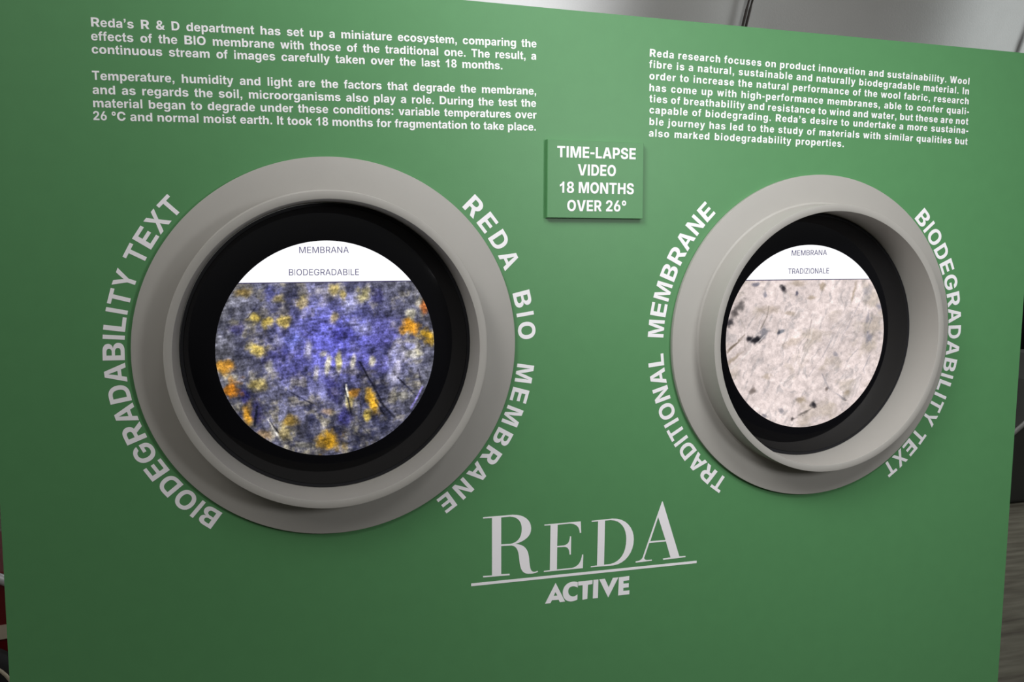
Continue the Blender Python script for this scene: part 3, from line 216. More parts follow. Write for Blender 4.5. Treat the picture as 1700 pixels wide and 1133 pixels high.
def mesh_obj(name, verts, faces, mat, parent=None, smooth=False, sharp_angle=None):
    """verts in world metres; the object's origin is its own centre at the base."""
    verts = [Vector(v) for v in verts]
    base = world_loc(parent) if parent else Vector((
        sum(v.x for v in verts) / len(verts), sum(v.y for v in verts) / len(verts), min(v.z for v in verts)))
    me = bpy.data.meshes.new(name)
    me.from_pydata([tuple(v - base) for v in verts], [], faces)
    me.validate(); me.update()
    o = bpy.data.objects.new(name, me)
    if parent: o.parent = parent
    else: o.location = base
    COL.objects.link(o)
    if mat: me.materials.append(mat)
    if smooth:
        for p in me.polygons: p.use_smooth = True
        if sharp_angle is not None:
            me.set_sharp_from_angle(angle=sharp_angle)
    return o


def fix_normals(o):
    bm = bmesh.new(); bm.from_mesh(o.data)
    bmesh.ops.recalc_face_normals(bm, faces=bm.faces[:])
    bm.to_mesh(o.data); bm.free()
    return o


def fill_2d(polys, half, even_odd=False):
    """Closed 2-D outlines (overlaps and holes allowed) -> verts, faces of a solid sheet, thickness 2*half."""
    co = []; ed = []
    for pl in polys:
        n0 = len(co)
        co += [Vector(q) for q in pl]
        ed += [(n0 + i, n0 + (i + 1) % len(pl)) for i in range(len(pl))]
    vo, _, fo, _, _, _ = delaunay_2d_cdt(co, ed, [], 0, 1e-5)
    arr = [np.array([tuple(q) for q in pl]) for pl in polys]

    def inside(x, y):
        w = 0
        for A in arr:
            B = np.roll(A, -1, axis=0)
            side = (B[:, 0] - A[:, 0]) * (y - A[:, 1]) - (x - A[:, 0]) * (B[:, 1] - A[:, 1])
            w += int(np.sum((A[:, 1] <= y) & (B[:, 1] > y) & (side > 0))) - int(np.sum((A[:, 1] > y) & (B[:, 1] <= y) & (side < 0)))
        return (w % 2 == 1) if even_odd else w != 0

    tris = []
    for f in fo:
        c = sum((vo[i] for i in f), Vector((0, 0))) / len(f)
        if inside(c.x, c.y): tris.append(tuple(f))
    used = sorted({i for f in tris for i in f}); m = {i: k for k, i in enumerate(used)}
    n = len(used)
    v = [(vo[i].x, vo[i].y, half) for i in used] + [(vo[i].x, vo[i].y, -half) for i in used]
    f = [tuple(m[i] for i in t) for t in tris] + [tuple(n + m[i] for i in reversed(t)) for t in tris]
    cnt = {}
    for t in tris:
        for i in range(len(t)): cnt[(t[i], t[(i + 1) % len(t)])] = 1
    for (i, j) in cnt:
        if (j, i) not in cnt: f.append((m[j], m[i], n + m[i], n + m[j]))
    return v, f


class Sheet:
    """Collects flat cut shapes lying on the board into one mesh."""
    def __init__(s): s.v = []; s.f = []
    def add(s, v, f, fn):
        n = len(s.v)
        s.v += [fn(*q) for q in v]
        s.f += [tuple(i + n for i in p) for p in f]
    def build(s, name, mat, parent):
        return fix_normals(mesh_obj(name, s.v, s.f, mat, parent))


def lathe(profile, centre_of, segs=192):
    """profile: (radius, depth) in mm, closed loop; centre_of(depth) -> (cx, cy) mm."""
    v = []; f = []
    n = len(profile)
    for k in range(segs):
        a = 2 * PI * k / segs
        for r, d in profile:
            cx, cy = centre_of(d)
            v.append(P(cx + r * math.cos(a), cy + r * math.sin(a), d))
    for k in range(segs):
        k2 = (k + 1) % segs
        for i in range(n):
            j = (i + 1) % n
            f.append((k * n + i, k * n + j, k2 * n + j, k2 * n + i))
    return v, f


def disc_solid(r, d0, d1, c, segs=192, bevel=0.8):
    """A plate with a rounded front edge, front at depth d0, back at d1."""
    prof = [(r - bevel, d0), (r - bevel * 0.3, d0 + bevel * 0.3), (r, d0 + bevel), (r, d1)]
    v = []; f = []
    n = len(prof)
    for k in range(segs):
        a = 2 * PI * k / segs
        for q, d in prof: v.append(P(c[0] + q * math.cos(a), c[1] + q * math.sin(a), d))
    for k in range(segs):
        k2 = (k + 1) % segs
        for i in range(n - 1):
            f.append((k * n + i, k * n + i + 1, k2 * n + i + 1, k2 * n + i))
    f.append(tuple(k * n for k in range(segs)))
    f.append(tuple(k * n + n - 1 for k in reversed(range(segs))))
    return v, f


def tube(pts, r, segs=10, closed=False):
    v = []; f = []
    pts = [Vector(p) for p in pts]; n = len(pts)
    for i, p in enumerate(pts):
        a = pts[(i - 1) % n] if (closed or i > 0) else p
        b = pts[(i + 1) % n] if (closed or i < n - 1) else p
        t = (b - a).normalized()
        up = Vector((0, 0, 1)) if abs(t.z) < 0.9 else Vector((1, 0, 0))
        s = t.cross(up).normalized(); u = s.cross(t)
        for k in range(segs):
            q = 2 * PI * k / segs
            v.append(p + r * (math.cos(q) * s + math.sin(q) * u))
    for i in range(n if closed else n - 1):
        j = (i + 1) % n
        for k in range(segs):
            k2 = (k + 1) % segs
            f.append((i * segs + k, i * segs + k2, j * segs + k2, j * segs + k))
    if not closed:
        f.append(tuple(range(segs))); f.append(tuple((n - 1) * segs + k for k in reversed(range(segs))))
    return v, f


# ------------------------------------------------------------------ materials
def principled(name, color, rough=0.5, spec=0.5, metallic=0.0, noise=0.0, noise_scale=60.0, bump=0.0, bump_scale=400.0):
    m = bpy.data.materials.new(name); m.use_nodes = True
    nt = m.node_tree; b = nt.nodes['Principled BSDF']
    b.inputs['Base Color'].default_value = (*color, 1)
    b.inputs['Roughness'].default_value = rough
    b.inputs['Specular IOR Level'].default_value = spec
    b.inputs['Metallic'].default_value = metallic
    tc = nt.nodes.new('ShaderNodeTexCoord')
    if noise:
        nz = nt.nodes.new('ShaderNodeTexNoise'); nz.inputs['Scale'].default_value = noise_scale
        nz.inputs['Detail'].default_value = 5
        nt.links.new(tc.outputs['Object'], nz.inputs['Vector'])
        mx = nt.nodes.new('ShaderNodeMix'); mx.data_type = 'RGBA'
        mx.inputs[6].default_value = (*[c * (1 - noise) for c in color], 1)
        mx.inputs[7].default_value = (*[min(1, c * (1 + noise)) for c in color], 1)
        nt.links.new(nz.outputs['Fac'], mx.inputs[0])
        nt.links.new(mx.outputs[2], b.inputs['Base Color'])
    if bump:
        nb = nt.nodes.new('ShaderNodeTexNoise'); nb.inputs['Scale'].default_value = bump_scale
        nb.inputs['Detail'].default_value = 3
        nt.links.new(tc.outputs['Object'], nb.inputs['Vector'])
        bp = nt.nodes.new('ShaderNodeBump'); bp.inputs['Strength'].default_value = bump
        bp.inputs['Distance'].default_value = 0.002
        nt.links.new(nb.outputs['Fac'], bp.inputs['Height'])
        nt.links.new(bp.outputs['Normal'], b.inputs['Normal'])
    return m


M_GREEN = principled('green_painted_board', (0.083, 0.24, 0.095), 0.42, 0.35, noise=0.05, noise_scale=40, bump=0.04, bump_scale=600)
M_GREY = principled('warm_grey_lacquer', (0.34, 0.328, 0.305), 0.5, 0.4, noise=0.03, noise_scale=25, bump=0.02, bump_scale=500)
M_VINYL = principled('white_vinyl', (0.85, 0.83, 0.86), 0.45, 0.4, noise=0.01)
M_BEZEL = principled('black_glass', (0.004, 0.004, 0.005), 0.06, 0.5)
M_GASKET = principled('black_rubber', (0.006, 0.006, 0.008), 0.6, 0.3)
M_SATIN = principled('silver_satin_fabric', (0.55, 0.555, 0.55), 0.38, 0.5, metallic=0.25, noise=0.06, noise_scale=3.0, bump=0.35, bump_scale=90)
M_SEAM = principled('dark_seam_piping', (0.05, 0.043, 0.04), 0.5, 0.4)
M_DARK = principled('shade_black', (0.008, 0.009, 0.009), 0.8, 0.2, noise=0.2, noise_scale=6)  # black colour standing in for the shaded tent wall behind the bench
M_BENCH = principled('dark_grey_padding', (0.055, 0.057, 0.052), 0.55, 0.4, noise=0.12, noise_scale=9)
M_PIPING = principled('light_grey_piping', (0.35, 0.35, 0.34), 0.35, 0.5)
M_RED = principled('dark_red_lacquer', (0.115, 0.004, 0.006), 0.35, 0.5)
M_CREAM = principled('cream_band', (0.50, 0.43, 0.34), 0.5, 0.4)
M_CHROME = principled('pale_metal_rim', (0.75, 0.75, 0.78), 0.25, 0.5, metallic=0.6)
M_TYRE = principled('black_tyre', (0.014, 0.014, 0.016), 0.6, 0.4)


def floor_material():
    m = principled('brown_grey_matting', (0.15, 0.135, 0.105), 0.8, 0.2)
    nt = m.node_tree; b = nt.nodes['Principled BSDF']
    tc = nt.nodes.new('ShaderNodeTexCoord')
    mp = nt.nodes.new('ShaderNodeMapping'); mp.inputs['Scale'].default_value = (1.2, 9.0, 1.0)
    mp.inputs['Rotation'].default_value = (0, 0, 0.5)
    nz = nt.nodes.new('ShaderNodeTexNoise'); nz.inputs['Scale'].default_value = 3.0; nz.inputs['Detail'].default_value = 7
    rp = nt.nodes.new('ShaderNodeValToRGB')
    rp.color_ramp.elements[0].position = 0.3; rp.color_ramp.elements[0].color = (0.10, 0.088, 0.066, 1)
    rp.color_ramp.elements[1].position = 0.72; rp.color_ramp.elements[1].color = (0.23, 0.22, 0.17, 1)
    nt.links.new(tc.outputs['Object'], mp.inputs['Vector']); nt.links.new(mp.outputs['Vector'], nz.inputs['Vector'])
    nt.links.new(nz.outputs['Fac'], rp.inputs['Fac']); nt.links.new(rp.outputs['Color'], b.inputs['Base Color'])
    return m


# ------------------------------------------------------------------ setting: floor, tent wall, ceiling
def slab(name, x0, x1, y0, y1, z0, z1, mat):
    v = [(x, y, z) for z in (z0, z1) for x, y in ((x0, y0), (x1, y0), (x1, y1), (x0, y1))]
    f = [(3, 2, 1, 0), (4, 5, 6, 7), (0, 1, 5, 4), (1, 2, 6, 5), (2, 3, 7, 6), (3, 0, 4, 7)]
    return mesh_obj(name, v, f, mat)


tag(slab('floor', -4.25, 8.75, -3.0, 6.0, -0.05, 0.0, floor_material()), kind='structure')

ARCH = [(5.25, 0.0), (5.28, 0.8), (5.25, 1.6), (5.16, 2.2), (5.02, 2.75), (4.78, 3.25), (4.42, 3.72), (3.95, 4.1),
        (3.3, 4.42), (2.6, 4.6), (1.8, 4.7), (1.0, 4.74)]
def arch_points(sub=6):
    out = []
    A = ARCH
    for i in range(len(A) - 1):
        p0 = Vector(A[max(i - 1, 0)]); p1 = Vector(A[i]); p2 = Vector(A[i + 1]); p3 = Vector(A[min(i + 2, len(A) - 1)])
        for k in range(sub):
            t = k / sub
            out.append(0.5 * ((2 * p1) + (p2 - p0) * t + (2 * p0 - 5 * p1 + 4 * p2 - p3) * t * t + (3 * p1 - p0 - 3 * p2 + p3) * t ** 3))
    out.append(Vector(A[-1]))
    return out
AP = arch_points()
SEAMS = [-4.25, -1.65, 0.95, 3.55, 6.15, 8.75]
# each bay of the lining hangs in one slow fold: (depth of the fold, where across the bay it swells most)
FOLDS = [(0.14, 0.5), (0.12, 0.6), (0.10, 0.88), (0.15, 0.52), (0.14, 0.6)]


def arch_normal(i):
    a = AP[max(i - 1, 0)]; b = AP[min(i + 1, len(AP) - 1)]
    t = (b - a).normalized()
    return Vector((-t.y, t.x))          # towards the inside of the tent (y, z)


def tent_sheet(name, i0, i1):
    """Quilted satin lining between two stations of the arch; every bay swells between its seams."""
    xs = []
    for s in range(len(SEAMS) - 1):
        for k in range(24): xs.append((SEAMS[s] + (SEAMS[s + 1] - SEAMS[s]) * k / 24, k / 24, s))
    xs.append((SEAMS[-1], 0.0, 0))
    v = []; f = []
    nx = len(xs); rows = list(range(i0, i1 + 1))
    for layer in (0.0, -0.75):
        for i in rows:
            nrm = arch_normal(i)
            for x, u, s in xs:
                amp, peak = FOLDS[s]
                w = 0.0 if layer else amp * (math.cos(2 * PI * (u - peak)) - math.cos(2 * PI * peak))
                w += 0.0 if layer else 0.018 * math.sin(9.0 * u + 3.1 * AP[i].y + 1.7 * s) * math.sin(PI * u)
                q = AP[i] + nrm * (w + layer)
                v.append((x, q.x, max(q.y, 0.0) if i else 0.0))
    nr = len(rows); off = nr * nx
    for r in range(nr - 1):
        for c in range(nx - 1):
            a = r * nx + c
            f.append((a, a + 1, a + nx + 1, a + nx))
            f.append((off + a + nx, off + a + nx + 1, off + a + 1, off + a))
    for c in range(nx - 1):
        f.append((c, off + c, off + c + 1, c + 1))
        a = (nr - 1) * nx + c
        f.append((a, a + 1, off + a + 1, off + a))
    for r in range(nr - 1):
        a = r * nx
        f.append((a, a + nx, off + a + nx, off + a))
        a = r * nx + nx - 1
        f.append((a, off + a, off + a + nx, a + nx))
    o = mesh_obj(name, v, f, M_SATIN, smooth=True, sharp_angle=math.radians(60))
    return tag(fix_normals(o), kind='structure')


SPLIT = 36
tent_sheet('wall_back', 0, SPLIT)
tent_sheet('ceiling', SPLIT, len(AP) - 1)
# the pair of dark pipings sewn along each seam in view
nt_ = 0
for s in SEAMS[1:-1]:
    nt_ += 1
    sv = []; sf = []
    for dx in (-0.014, 0.014):
        pts = []
        for i in range(len(AP)):
            q = AP[i] + arch_normal(i) * 0.05
            pts.append((s + dx, q.x, q.y + (0.0 if i else 0.002)))
        v, f = tube(pts, 0.010, 8)
        n = len(sv); sv += v; sf += [tuple(i + n for i in p) for p in f]
    tag(mesh_obj('trim_%d' % nt_, sv, sf, M_SEAM, smooth=True), kind='structure')

# ------------------------------------------------------------------ the green display board
BOARD_OUT = [(-404.5, -1200.0), (1153.4, -1200.0), (1153.4, 453.5), (-404.5, 466.0)]
FL = (0.0, 0.0); FR = (743.9, -2.9)          # centres of the two portholes
BOARD_DEPTH = 250.0


def circle(c, r, n=160):
    return [(c[0] + r * math.cos(2 * PI * k / n), c[1] + r * math.sin(2 * PI * k / n)) for k in range(n)]


board = empty('display_board', P(374.5, -1200.0, BOARD_DEPTH / 2),
              'big green freestanding exhibition board with white lettering and two round windows', 'display board')
bv, bf = fill_2d([BOARD_OUT, circle(FL, 212.0), circle(FR, 212.0)], BOARD_DEPTH / 2, True)
sh = Sheet(); sh.add(bv, bf, lambda x, y, z: P(x, y, BOARD_DEPTH / 2 - z))
sh.build('panel', M_GREEN, board)

VT = 0.15            # half thickness of the cut vinyl, mm
_glyphs = {}


def glyph(font, ch):
    k = (id(font), ch)
    if k not in _glyphs:
        _glyphs[k] = fill_2d(font[ch][1], 1.0) if font[ch][1] else ([], [])
    return _glyphs[k]


def set_line(sheet, font, text, a, b, size, front=0.0, tracking=0.0, condense=None, half=VT):
    """One line of lettering from baseline point a to b (board mm). Word gaps take up the slack,
    or, with condense=True, the letters are set to fill the line."""
    a = Vector(a); b = Vector(b)
    d = (b - a); w = d.length; d.normalize(); n = Vector((-d.y, d.x))
    adv = [(font[c][0] if c != ' ' else 278) * size / 1000.0 for c in text]
    bear = lambda c, side: (min(q[0] for pl in font[c][1] for q in pl) if side == 0 else
                            font[c][0] - max(q[0] for pl in font[c][1] for q in pl)) * size / 1000.0
    b0 = bear(text[0], 0); b1 = bear(text[-1], 1)
    nat = sum(adv) - b0 - b1 + tracking * (len(text) - 1)
    sx = 1.0; gap = 0.0
    if condense: sx = w / nat
    else: gap = (w - nat) / max(1, text.count(' '))
    x = -b0 * sx
    for c, ad in zip(text, adv):
        if c != ' ':
            v, f = glyph(font, c)
            o = a + d * x
            sheet.add(v, f, lambda px, py, pz, o=o: P(*(o + d * (px * sx * size / 1000.0) + n * (py * size / 1000.0)),
                                                      front - half + pz * -half))
        x += (ad + tracking) * sx + (gap if c == ' ' else 0.0)


def set_arc(font, text, c, rb, a0, a1, size, label, half=VT):
    """Lettering round a porthole, read clockwise from angle a0 down to a1 (degrees); one part per word."""
    adv = [(font[q][0] if q != ' ' else 278) * size / 1000.0 for q in text]
    total = math.radians(a0 - a1) * rb
    l0 = min(q[0] for pl in font[text[0]][1] for q in pl) * size / 1000.0
    l1 = (font[text[-1]][0] - max(q[0] for pl in font[text[-1]][1] for q in pl)) * size / 1000.0
    track = (total - (sum(adv) - l0 - l1)) / (len(text) - 1)
    s = -l0
    sheet = Sheet()
    for k, (q, ad) in enumerate(zip(text, adv)):
        if q != ' ':
            v, f = glyph(font, q)
            th = math.radians(a0) - (s + ad / 2) / rb
            rad = Vector((math.cos(th), math.sin(th))); tan = Vector((math.sin(th), -math.cos(th)))
            o = Vector(c) + rad * rb - tan * (ad / 2)
            sheet.add(v, f, lambda px, py, pz, o=o, rad=rad, tan=tan: P(*(o + tan * (px * size / 1000.0) + rad * (py * size / 1000.0)),
                                                                        -half + pz * -half))
        if sheet.v and (k == len(text) - 1 or text[k + 1] == ' '):
            sheet.build('ring_caption', M_VINYL, board)['label'] = label
            sheet = Sheet()
        s += ad + track


def paragraph(name, lines, size, tracking):
    sh = Sheet()
    for t, a, b in lines: set_line(sh, BOLD, t, a, b, size, tracking=tracking)
    return sh.build(name, M_VINYL, board)


paragraph('paragraph', PARA_A, 14.85, 0.0)['label'] = 'upper left white paragraph about a miniature ecosystem'
paragraph('paragraph', PARA_B, 14.85, 0.0)['label'] = 'lower left white paragraph about temperature and humidity'
paragraph('paragraph', PARA_C, 14.85, 1.08)['label'] = 'upper right white paragraph about research and sustainability'

for text, c, rb, a0, a1, lab in (
        ('BIODEGRADABILITY TEXT', FL, 257.5, 235.3, 135.3, 'white caption word curving round the left side of the left porthole'),
        ('REDA  BIO  MEMBRANE', FL, 257.0, 47.2, -57.4, 'white caption word curving round the right side of the left porthole'),
        ('TRADITIONAL  MEMBRANE', FR, 261.5, 236.3, 133.8, 'white caption word curving round the left side of the right porthole'),
        ('BIODEGRADABILITY TEXT', FR, 256.5, 46.4, -57.0, 'white caption word curving round the right side of the right porthole')):
    set_arc(BOLD, text, c, rb, a0, a1, 35.4, lab)

logo_sheet = Sheet()
for g in LOGO:
    v, f = fill_2d(g, 1.0, True)
    logo_sheet.add(v, f, lambda x, y, z: P(x, y, -VT - VT * z))
logo = logo_sheet.build('wordmark', M_VINYL, board)
logo['label'] = 'white serif wordmark low on the board'
sh = Sheet()
v, f = fill_2d([UNDERLINE], 1.0); sh.add(v, f, lambda x, y, z: P(x, y, -VT - VT * z))
sh.build('underline', M_VINYL, logo)
sh = Sheet()
for g in ACTIVE:
    v, f = fill_2d(g, 1.0, True); sh.add(v, f, lambda x, y, z: P(x, y, -VT - VT * z))
sh.build('subtitle', M_VINYL, logo)

# ------------------------------------------------------------------ the raised time-lapse plaque
sign = empty('wall_sign', P(367.5, 176.0, -3.75),
             'small square green raised plaque between the two portholes with white capital lettering', 'sign')
S = 7.5
def bevel_plate(corners, depth_front, bev):
    c = [Vector(q) for q in corners]                      # counter-clockwise in (x, y)
    mid = sum(c, Vector((0, 0))) / 4
    inner = []
    for q in c:
        e = q - mid
        inner.append(Vector((q.x - math.copysign(bev, e.x), q.y - math.copysign(bev, e.y))))
    v = [P(*q, depth_front) for q in inner] + [P(*q, depth_front + bev) for q in c] + [P(*q, -0.02) for q in c]
    f = [(0, 1, 2, 3), (11, 10, 9, 8)]
    for r in (0, 4):
        for k in range(4):
            k2 = (k + 1) % 4
            f.append((r + k, r + 4 + k, r + 4 + k2, r + k2))
    return v, f
v, f = bevel_plate([(294.9, 175.9), (441.0, 176.2), (439.9, 283.6), (294.4, 283.5)], -S, 0.5)
fix_normals(mesh_obj('plate', v, f, M_GREEN, sign))
sh = Sheet()
for t, a, b in SIGN_LINES: set_line(sh, COND, t, a, b, 21.6, front=-S, condense=True)
sh.build('lettering', M_VINYL, sign)

# ------------------------------------------------------------------ the two portholes
def porthole(label, fc, rim_c, back_c):
    root = empty('porthole', P(fc[0], fc[1] - 250, -3.5), label, 'porthole', 'grey round porthole frames on the green board')
    T = 7.0
    v, f = lathe([(200, -0.02), (249.8, -0.02), (250, -0.6), (250, -T + 0.9), (249.7, -T + 0.3), (249.0, -T), (200, -T)], lambda d: fc, 256)
    fix_normals(mesh_obj('flange', v, f, M_GREY, root, smooth=True, sharp_angle=math.radians(35)))
    d0, d1 = -47.5, 7.5
    def cen(d):
        t = (d - d0) / (d1 - d0)
        return (rim_c[0] + (back_c[0] - rim_c[0]) * t, rim_c[1] + (back_c[1] - rim_c[1]) * t)
    prof = [(204.1, 22.0), (204.1, -T + 0.05), (207.0, -T + 0.01), (204.6, -T - 1.5), (204.1, -T - 4.0), (204.1, d0 + 0.7), (203.9, d0 + 0.2), (203.4, d0),
            (194.3, d0), (193.9, d0 + 0.2), (193.7, d0 + 0.7), (191.6, 7.5), (191.0, 22.0)]
    def cen2(d):                                        # outer wall stands square on the flange
        return cen(min(d, 7.5))
    v, f = lathe(prof, cen2, 256)
    fix_normals(mesh_obj('collar', v, f, M_GREY, root, smooth=True, sharp_angle=math.radians(35)))
    return root


porthole('left round grey porthole frame around the blue and yellow fibre screen', FL, (-6.5, 0.7), (-2.5, 1.0))
porthole('right round grey porthole frame around the pale pinkish screen, its deep tube showing', FR, (744.8, -2.7), (739.3, -1.2))

# ------------------------------------------------------------------ the two round screens inside them
def vnoise(x, y, sc, seed):
    rng = np.random.RandomState(seed)
    G = rng.rand(64, 64)
    X = x * sc + 17.3; Y = y * sc + 9.1
    xi = np.floor(X).astype(int); yi = np.floor(Y).astype(int)
    fx = X - xi; fy = Y - yi
    fx = fx * fx * (3 - 2 * fx); fy = fy * fy * (3 - 2 * fy)
    g = lambda a, b: G[a % 64, b % 64]
    return (g(xi, yi) * (1 - fx) + g(xi + 1, yi) * fx) * (1 - fy) + (g(xi, yi + 1) * (1 - fx) + g(xi + 1, yi + 1) * fx) * fy


def fbm(x, y, sc, seed, octv=4):
    s = 0; a = 0.5; t = 0
    for k in range(octv):
        s = s + a * vnoise(x, y, sc * 2 ** k, seed + k); t += a; a *= 0.55
    return s / t


def lin(c):
    c = np.asarray(c, float) / 255.0
    return np.where(c <= 0.04045, c / 12.92, ((c + 0.055) / 1.055) ** 2.4)


def blob(img, x, y, bx, by, rx, ry, col, amt, rot=0.0, wob=None):
    c, s = math.cos(math.radians(rot)), math.sin(math.radians(rot))
    dx = x - bx; dy = y - by
    u = (c * dx + s * dy) / rx; w = (-s * dx + c * dy) / ry
    r = np.sqrt(u * u + w * w)
    if wob is not None: r = r * (0.55 + 0.9 * wob)
    m = np.clip(1.35 - r, 0, 1); m = (m * m * (3 - 2 * m))[:, None] * amt
    return img * (1 - m) + np.asarray(col, float)[None, :] * m


def picture_blue(x, y):
    """x, y in zoom pixels of the photographed picture (0..1225, 0..1133)."""
    X = x / 1000.0; Y = y / 1000.0
    wx = fbm(X, Y, 9, 11) - 0.5; wy = fbm(X, Y, 9, 21) - 0.5
    n1 = fbm(X + 0.06 * wx, Y + 0.06 * wy, 10, 31); n2 = fbm(X + 0.03 * wx, Y + 0.03 * wy, 24, 41); n3 = fbm(X, Y, 46, 51, 3)
    cen = np.exp(-(((x - 640) / 370) ** 2 + ((y - 530) / 270) ** 2))
    low = np.clip((y - 640) / 300, 0, 1)
    h1 = fbm(X, Y, 30, 71, 3) - 0.5; h2 = fbm(X, Y, 30, 81, 3) - 0.5
    xb = x + 46 * wx + 58 * h1; yb = y + 46 * wy + 58 * h2
    img = np.empty((len(x), 3))
    base_e = np.array([112, 112, 116.0]); base_c = np.array([94, 94, 176.0]); base_l = np.array([88, 88, 104.0])
    img[:] = base_e * (1 - low[:, None]) + base_l * low[:, None]
    img = img * (1 - cen[:, None]) + base_c * cen[:, None]
    img *= (0.50 + 1.0 * n1)[:, None]
    # tan and yellow flecks that cover the cloth outside the blue middle
    fl = np.clip((fbm(X + 0.04 * wy, Y + 0.03 * wx, 20, 91) - 0.50) * 5, 0, 1) * (1 - 0.72 * cen)
    img = img * (1 - 0.62 * fl[:, None]) + np.array([178, 168, 138.0]) * 0.62 * fl[:, None]
    dk = np.clip((0.46 - fbm(X + 0.05 * wx, Y, 15, 61)) * 6, 0, 1) * (0.45 + 0.4 * low)
    img = img * (1 - dk[:, None] * 0.75) + np.array([32, 34, 58.0]) * dk[:, None] * 0.75
    wob = n2
    Yl = (206, 178, 74); Og = (214, 142, 30); Mu = (158, 122, 34); Cr = (214, 206, 168); Wb = (176, 176, 216); Nv = (46, 44, 104); Dk = (30, 30, 44)
    for bx, by, rx, ry, c, a, rot in (
            (480, 560, 130, 90, (96, 94, 190), .5, 0), (880, 500, 110, 90, (88, 84, 170), .55, 0), (700, 600, 140, 70, (96, 94, 186), .4, 0), (880, 650, 110, 60, (104, 100, 190), .5, 0), (410, 680, 70, 60, (80, 78, 160), .5, 0),
            (730, 350, 60, 60, Wb, .8, 0), (770, 470, 75, 40, Wb, .6, 0), (360, 530, 34, 34, Wb, .5, 0), (430, 520, 45, 60, (120, 130, 214), .6, 0),
            (970, 610, 55, 60, Wb, .6, 20), (950, 725, 45, 60, Wb, .6, -20), (570, 480, 60, 60, (112, 112, 206), .5, 0),
            (680, 500, 70, 38, Nv, .8, 0), (340, 600, 70, 45, Nv, .6, 0), (160, 460, 38, 30, Nv, .7, 0), (190, 800, 30, 34, Nv, .8, 0),
            (680, 920, 34, 55, Nv, .8, 10), (860, 310, 40, 45, Nv, .6, 0), (245, 880, 26, 70, Nv, .7, 0), (620, 740, 55, 40, Nv, .6, 0),
            (340, 280, 40, 40, (92, 96, 190), .6, 0), (640, 800, 40, 50, Nv, .6, 0), (800, 800, 25, 60, Dk, .6, -10),
            (250, 410, 42, 36, Yl, .85, 0), (312, 440, 34, 30, Yl, .85, 0), (388, 432, 32, 34, Yl, .8, 0), (365, 315, 30, 24, Yl, .5, 0), (255, 560, 46, 34, Yl, .8, 0),
            (190, 285, 50, 24, Mu, .6, 0), (90, 640, 42, 34, Og, .8, 0), (128, 760, 44, 44, (200, 118, 22), .95, 0), (250, 745, 50, 30, Yl, .55, 20), (204, 895, 28, 55, (190, 130, 26), .9, 0),
            (1030, 470, 50, 44, Og, .95, 0), (1130, 512, 46, 40, (224, 170, 36), .9, 0), (1110, 365, 26, 44, (206, 112, 50), .9, 0), (1040, 400, 34, 30, Cr, .7, 0),
            (1060, 610, 50, 26, Cr, .6, 0), (790, 300, 34, 50, (196, 184, 120), .85, 30), (640, 270, 30, 28, Yl, .6, 0), (490, 340, 36, 34, Yl, .55, 0), (640, 420, 24, 30, Yl, .6, 0), (690, 300, 18, 26, Yl, .6, 0),
            (510, 570, 26, 56, (176, 172, 164), .7, 0), (605, 650, 18, 52, Cr, .9, 12), (585, 600, 20, 20, Cr, .7, 0), (662, 640, 17, 58, (222, 210, 128), .9, 4), (735, 640, 15, 44, Cr, .8, 10), (832, 645, 20, 36, Cr, .9, 0),
            (545, 700, 16, 40, Cr, .6, 0), (310, 650, 22, 36, Cr, .55, 0), (835, 860, 28, 70, (226, 170, 40), .95, -22), (805, 925, 24, 36, Yl, .9, 0), (730, 805, 34, 22, Og, .75, 0), (700, 820, 12, 54, (232, 226, 190), .8, 0), (715, 850, 20, 40, Yl, .6, 0),
            (600, 1045, 72, 54, (176, 128, 22), .95, 15), (410, 930, 36, 28, Mu, .8, 0), (375, 1000, 40, 30, Yl, .5, 0), (285, 1000, 40, 30, (190, 150, 90), .6, 0), (600, 895, 34, 22, (196, 160, 120), .7, 0), (1000, 830, 50, 30, Cr, .5, 0),
            (960, 700, 22, 70, (196, 190, 200), .6, 12), (470, 1060, 40, 20, Cr, .4, 0)):
        q = min(1.0, (min(rx, ry) / 42.0) ** 2)
        img = blob(img, x + (xb - x) * q, y + (yb - y) * q, bx, by, rx, ry, c, a * 0.88, rot, wob)
    # creases: thin dark lines in the lower right, a few pale threads
    for x0, y0, x1, y1, w, c in ((770, 650, 880, 850, 6, (24, 24, 36)), (870, 850, 950, 940, 6, (20, 20, 28)), (850, 850, 900, 930, 5, (20, 20, 28)), (970, 730, 1070, 840, 5, (28, 28, 44)), (1075, 690, 1095, 770, 5, (40, 38, 52)),
                                 (690, 770, 720, 910, 5, (24, 24, 40)), (250, 850, 235, 950, 7, (22, 24, 34)), (300, 920, 360, 1030, 5, (200, 196, 190)), (310, 930, 350, 990, 4, (30, 30, 40)), (520, 280, 560, 410, 3, (160, 160, 200)),
                                 (700, 760, 704, 820, 5, (236, 232, 220)), (1040, 900, 1100, 790, 6, (150, 140, 220)), (400, 780, 520, 850, 4, (40, 40, 60)), (770, 850, 770, 910, 4, (24, 24, 30)), (210, 410, 270, 340, 3, (40, 40, 60)), (760, 970, 830, 1040, 4, (50, 50, 60))):
        dx, dy = x1 - x0, y1 - y0; L = dx * dx + dy * dy
        t = np.clip(((x - x0) * dx + (y - y0) * dy) / L, 0, 1)
        dd = np.hypot(x - x0 - t * dx + 14 * wx, y - y0 - t * dy + 14 * wy)
        m = np.clip(1.3 - dd / w, 0, 1)[:, None] * 0.85
        img = img * (1 - m) + np.asarray(c, float) * m
    img *= np.clip(0.42 + 1.2 * n3, 0.4, 1.7)[:, None]
    return lin(np.clip(img, 4, 250))


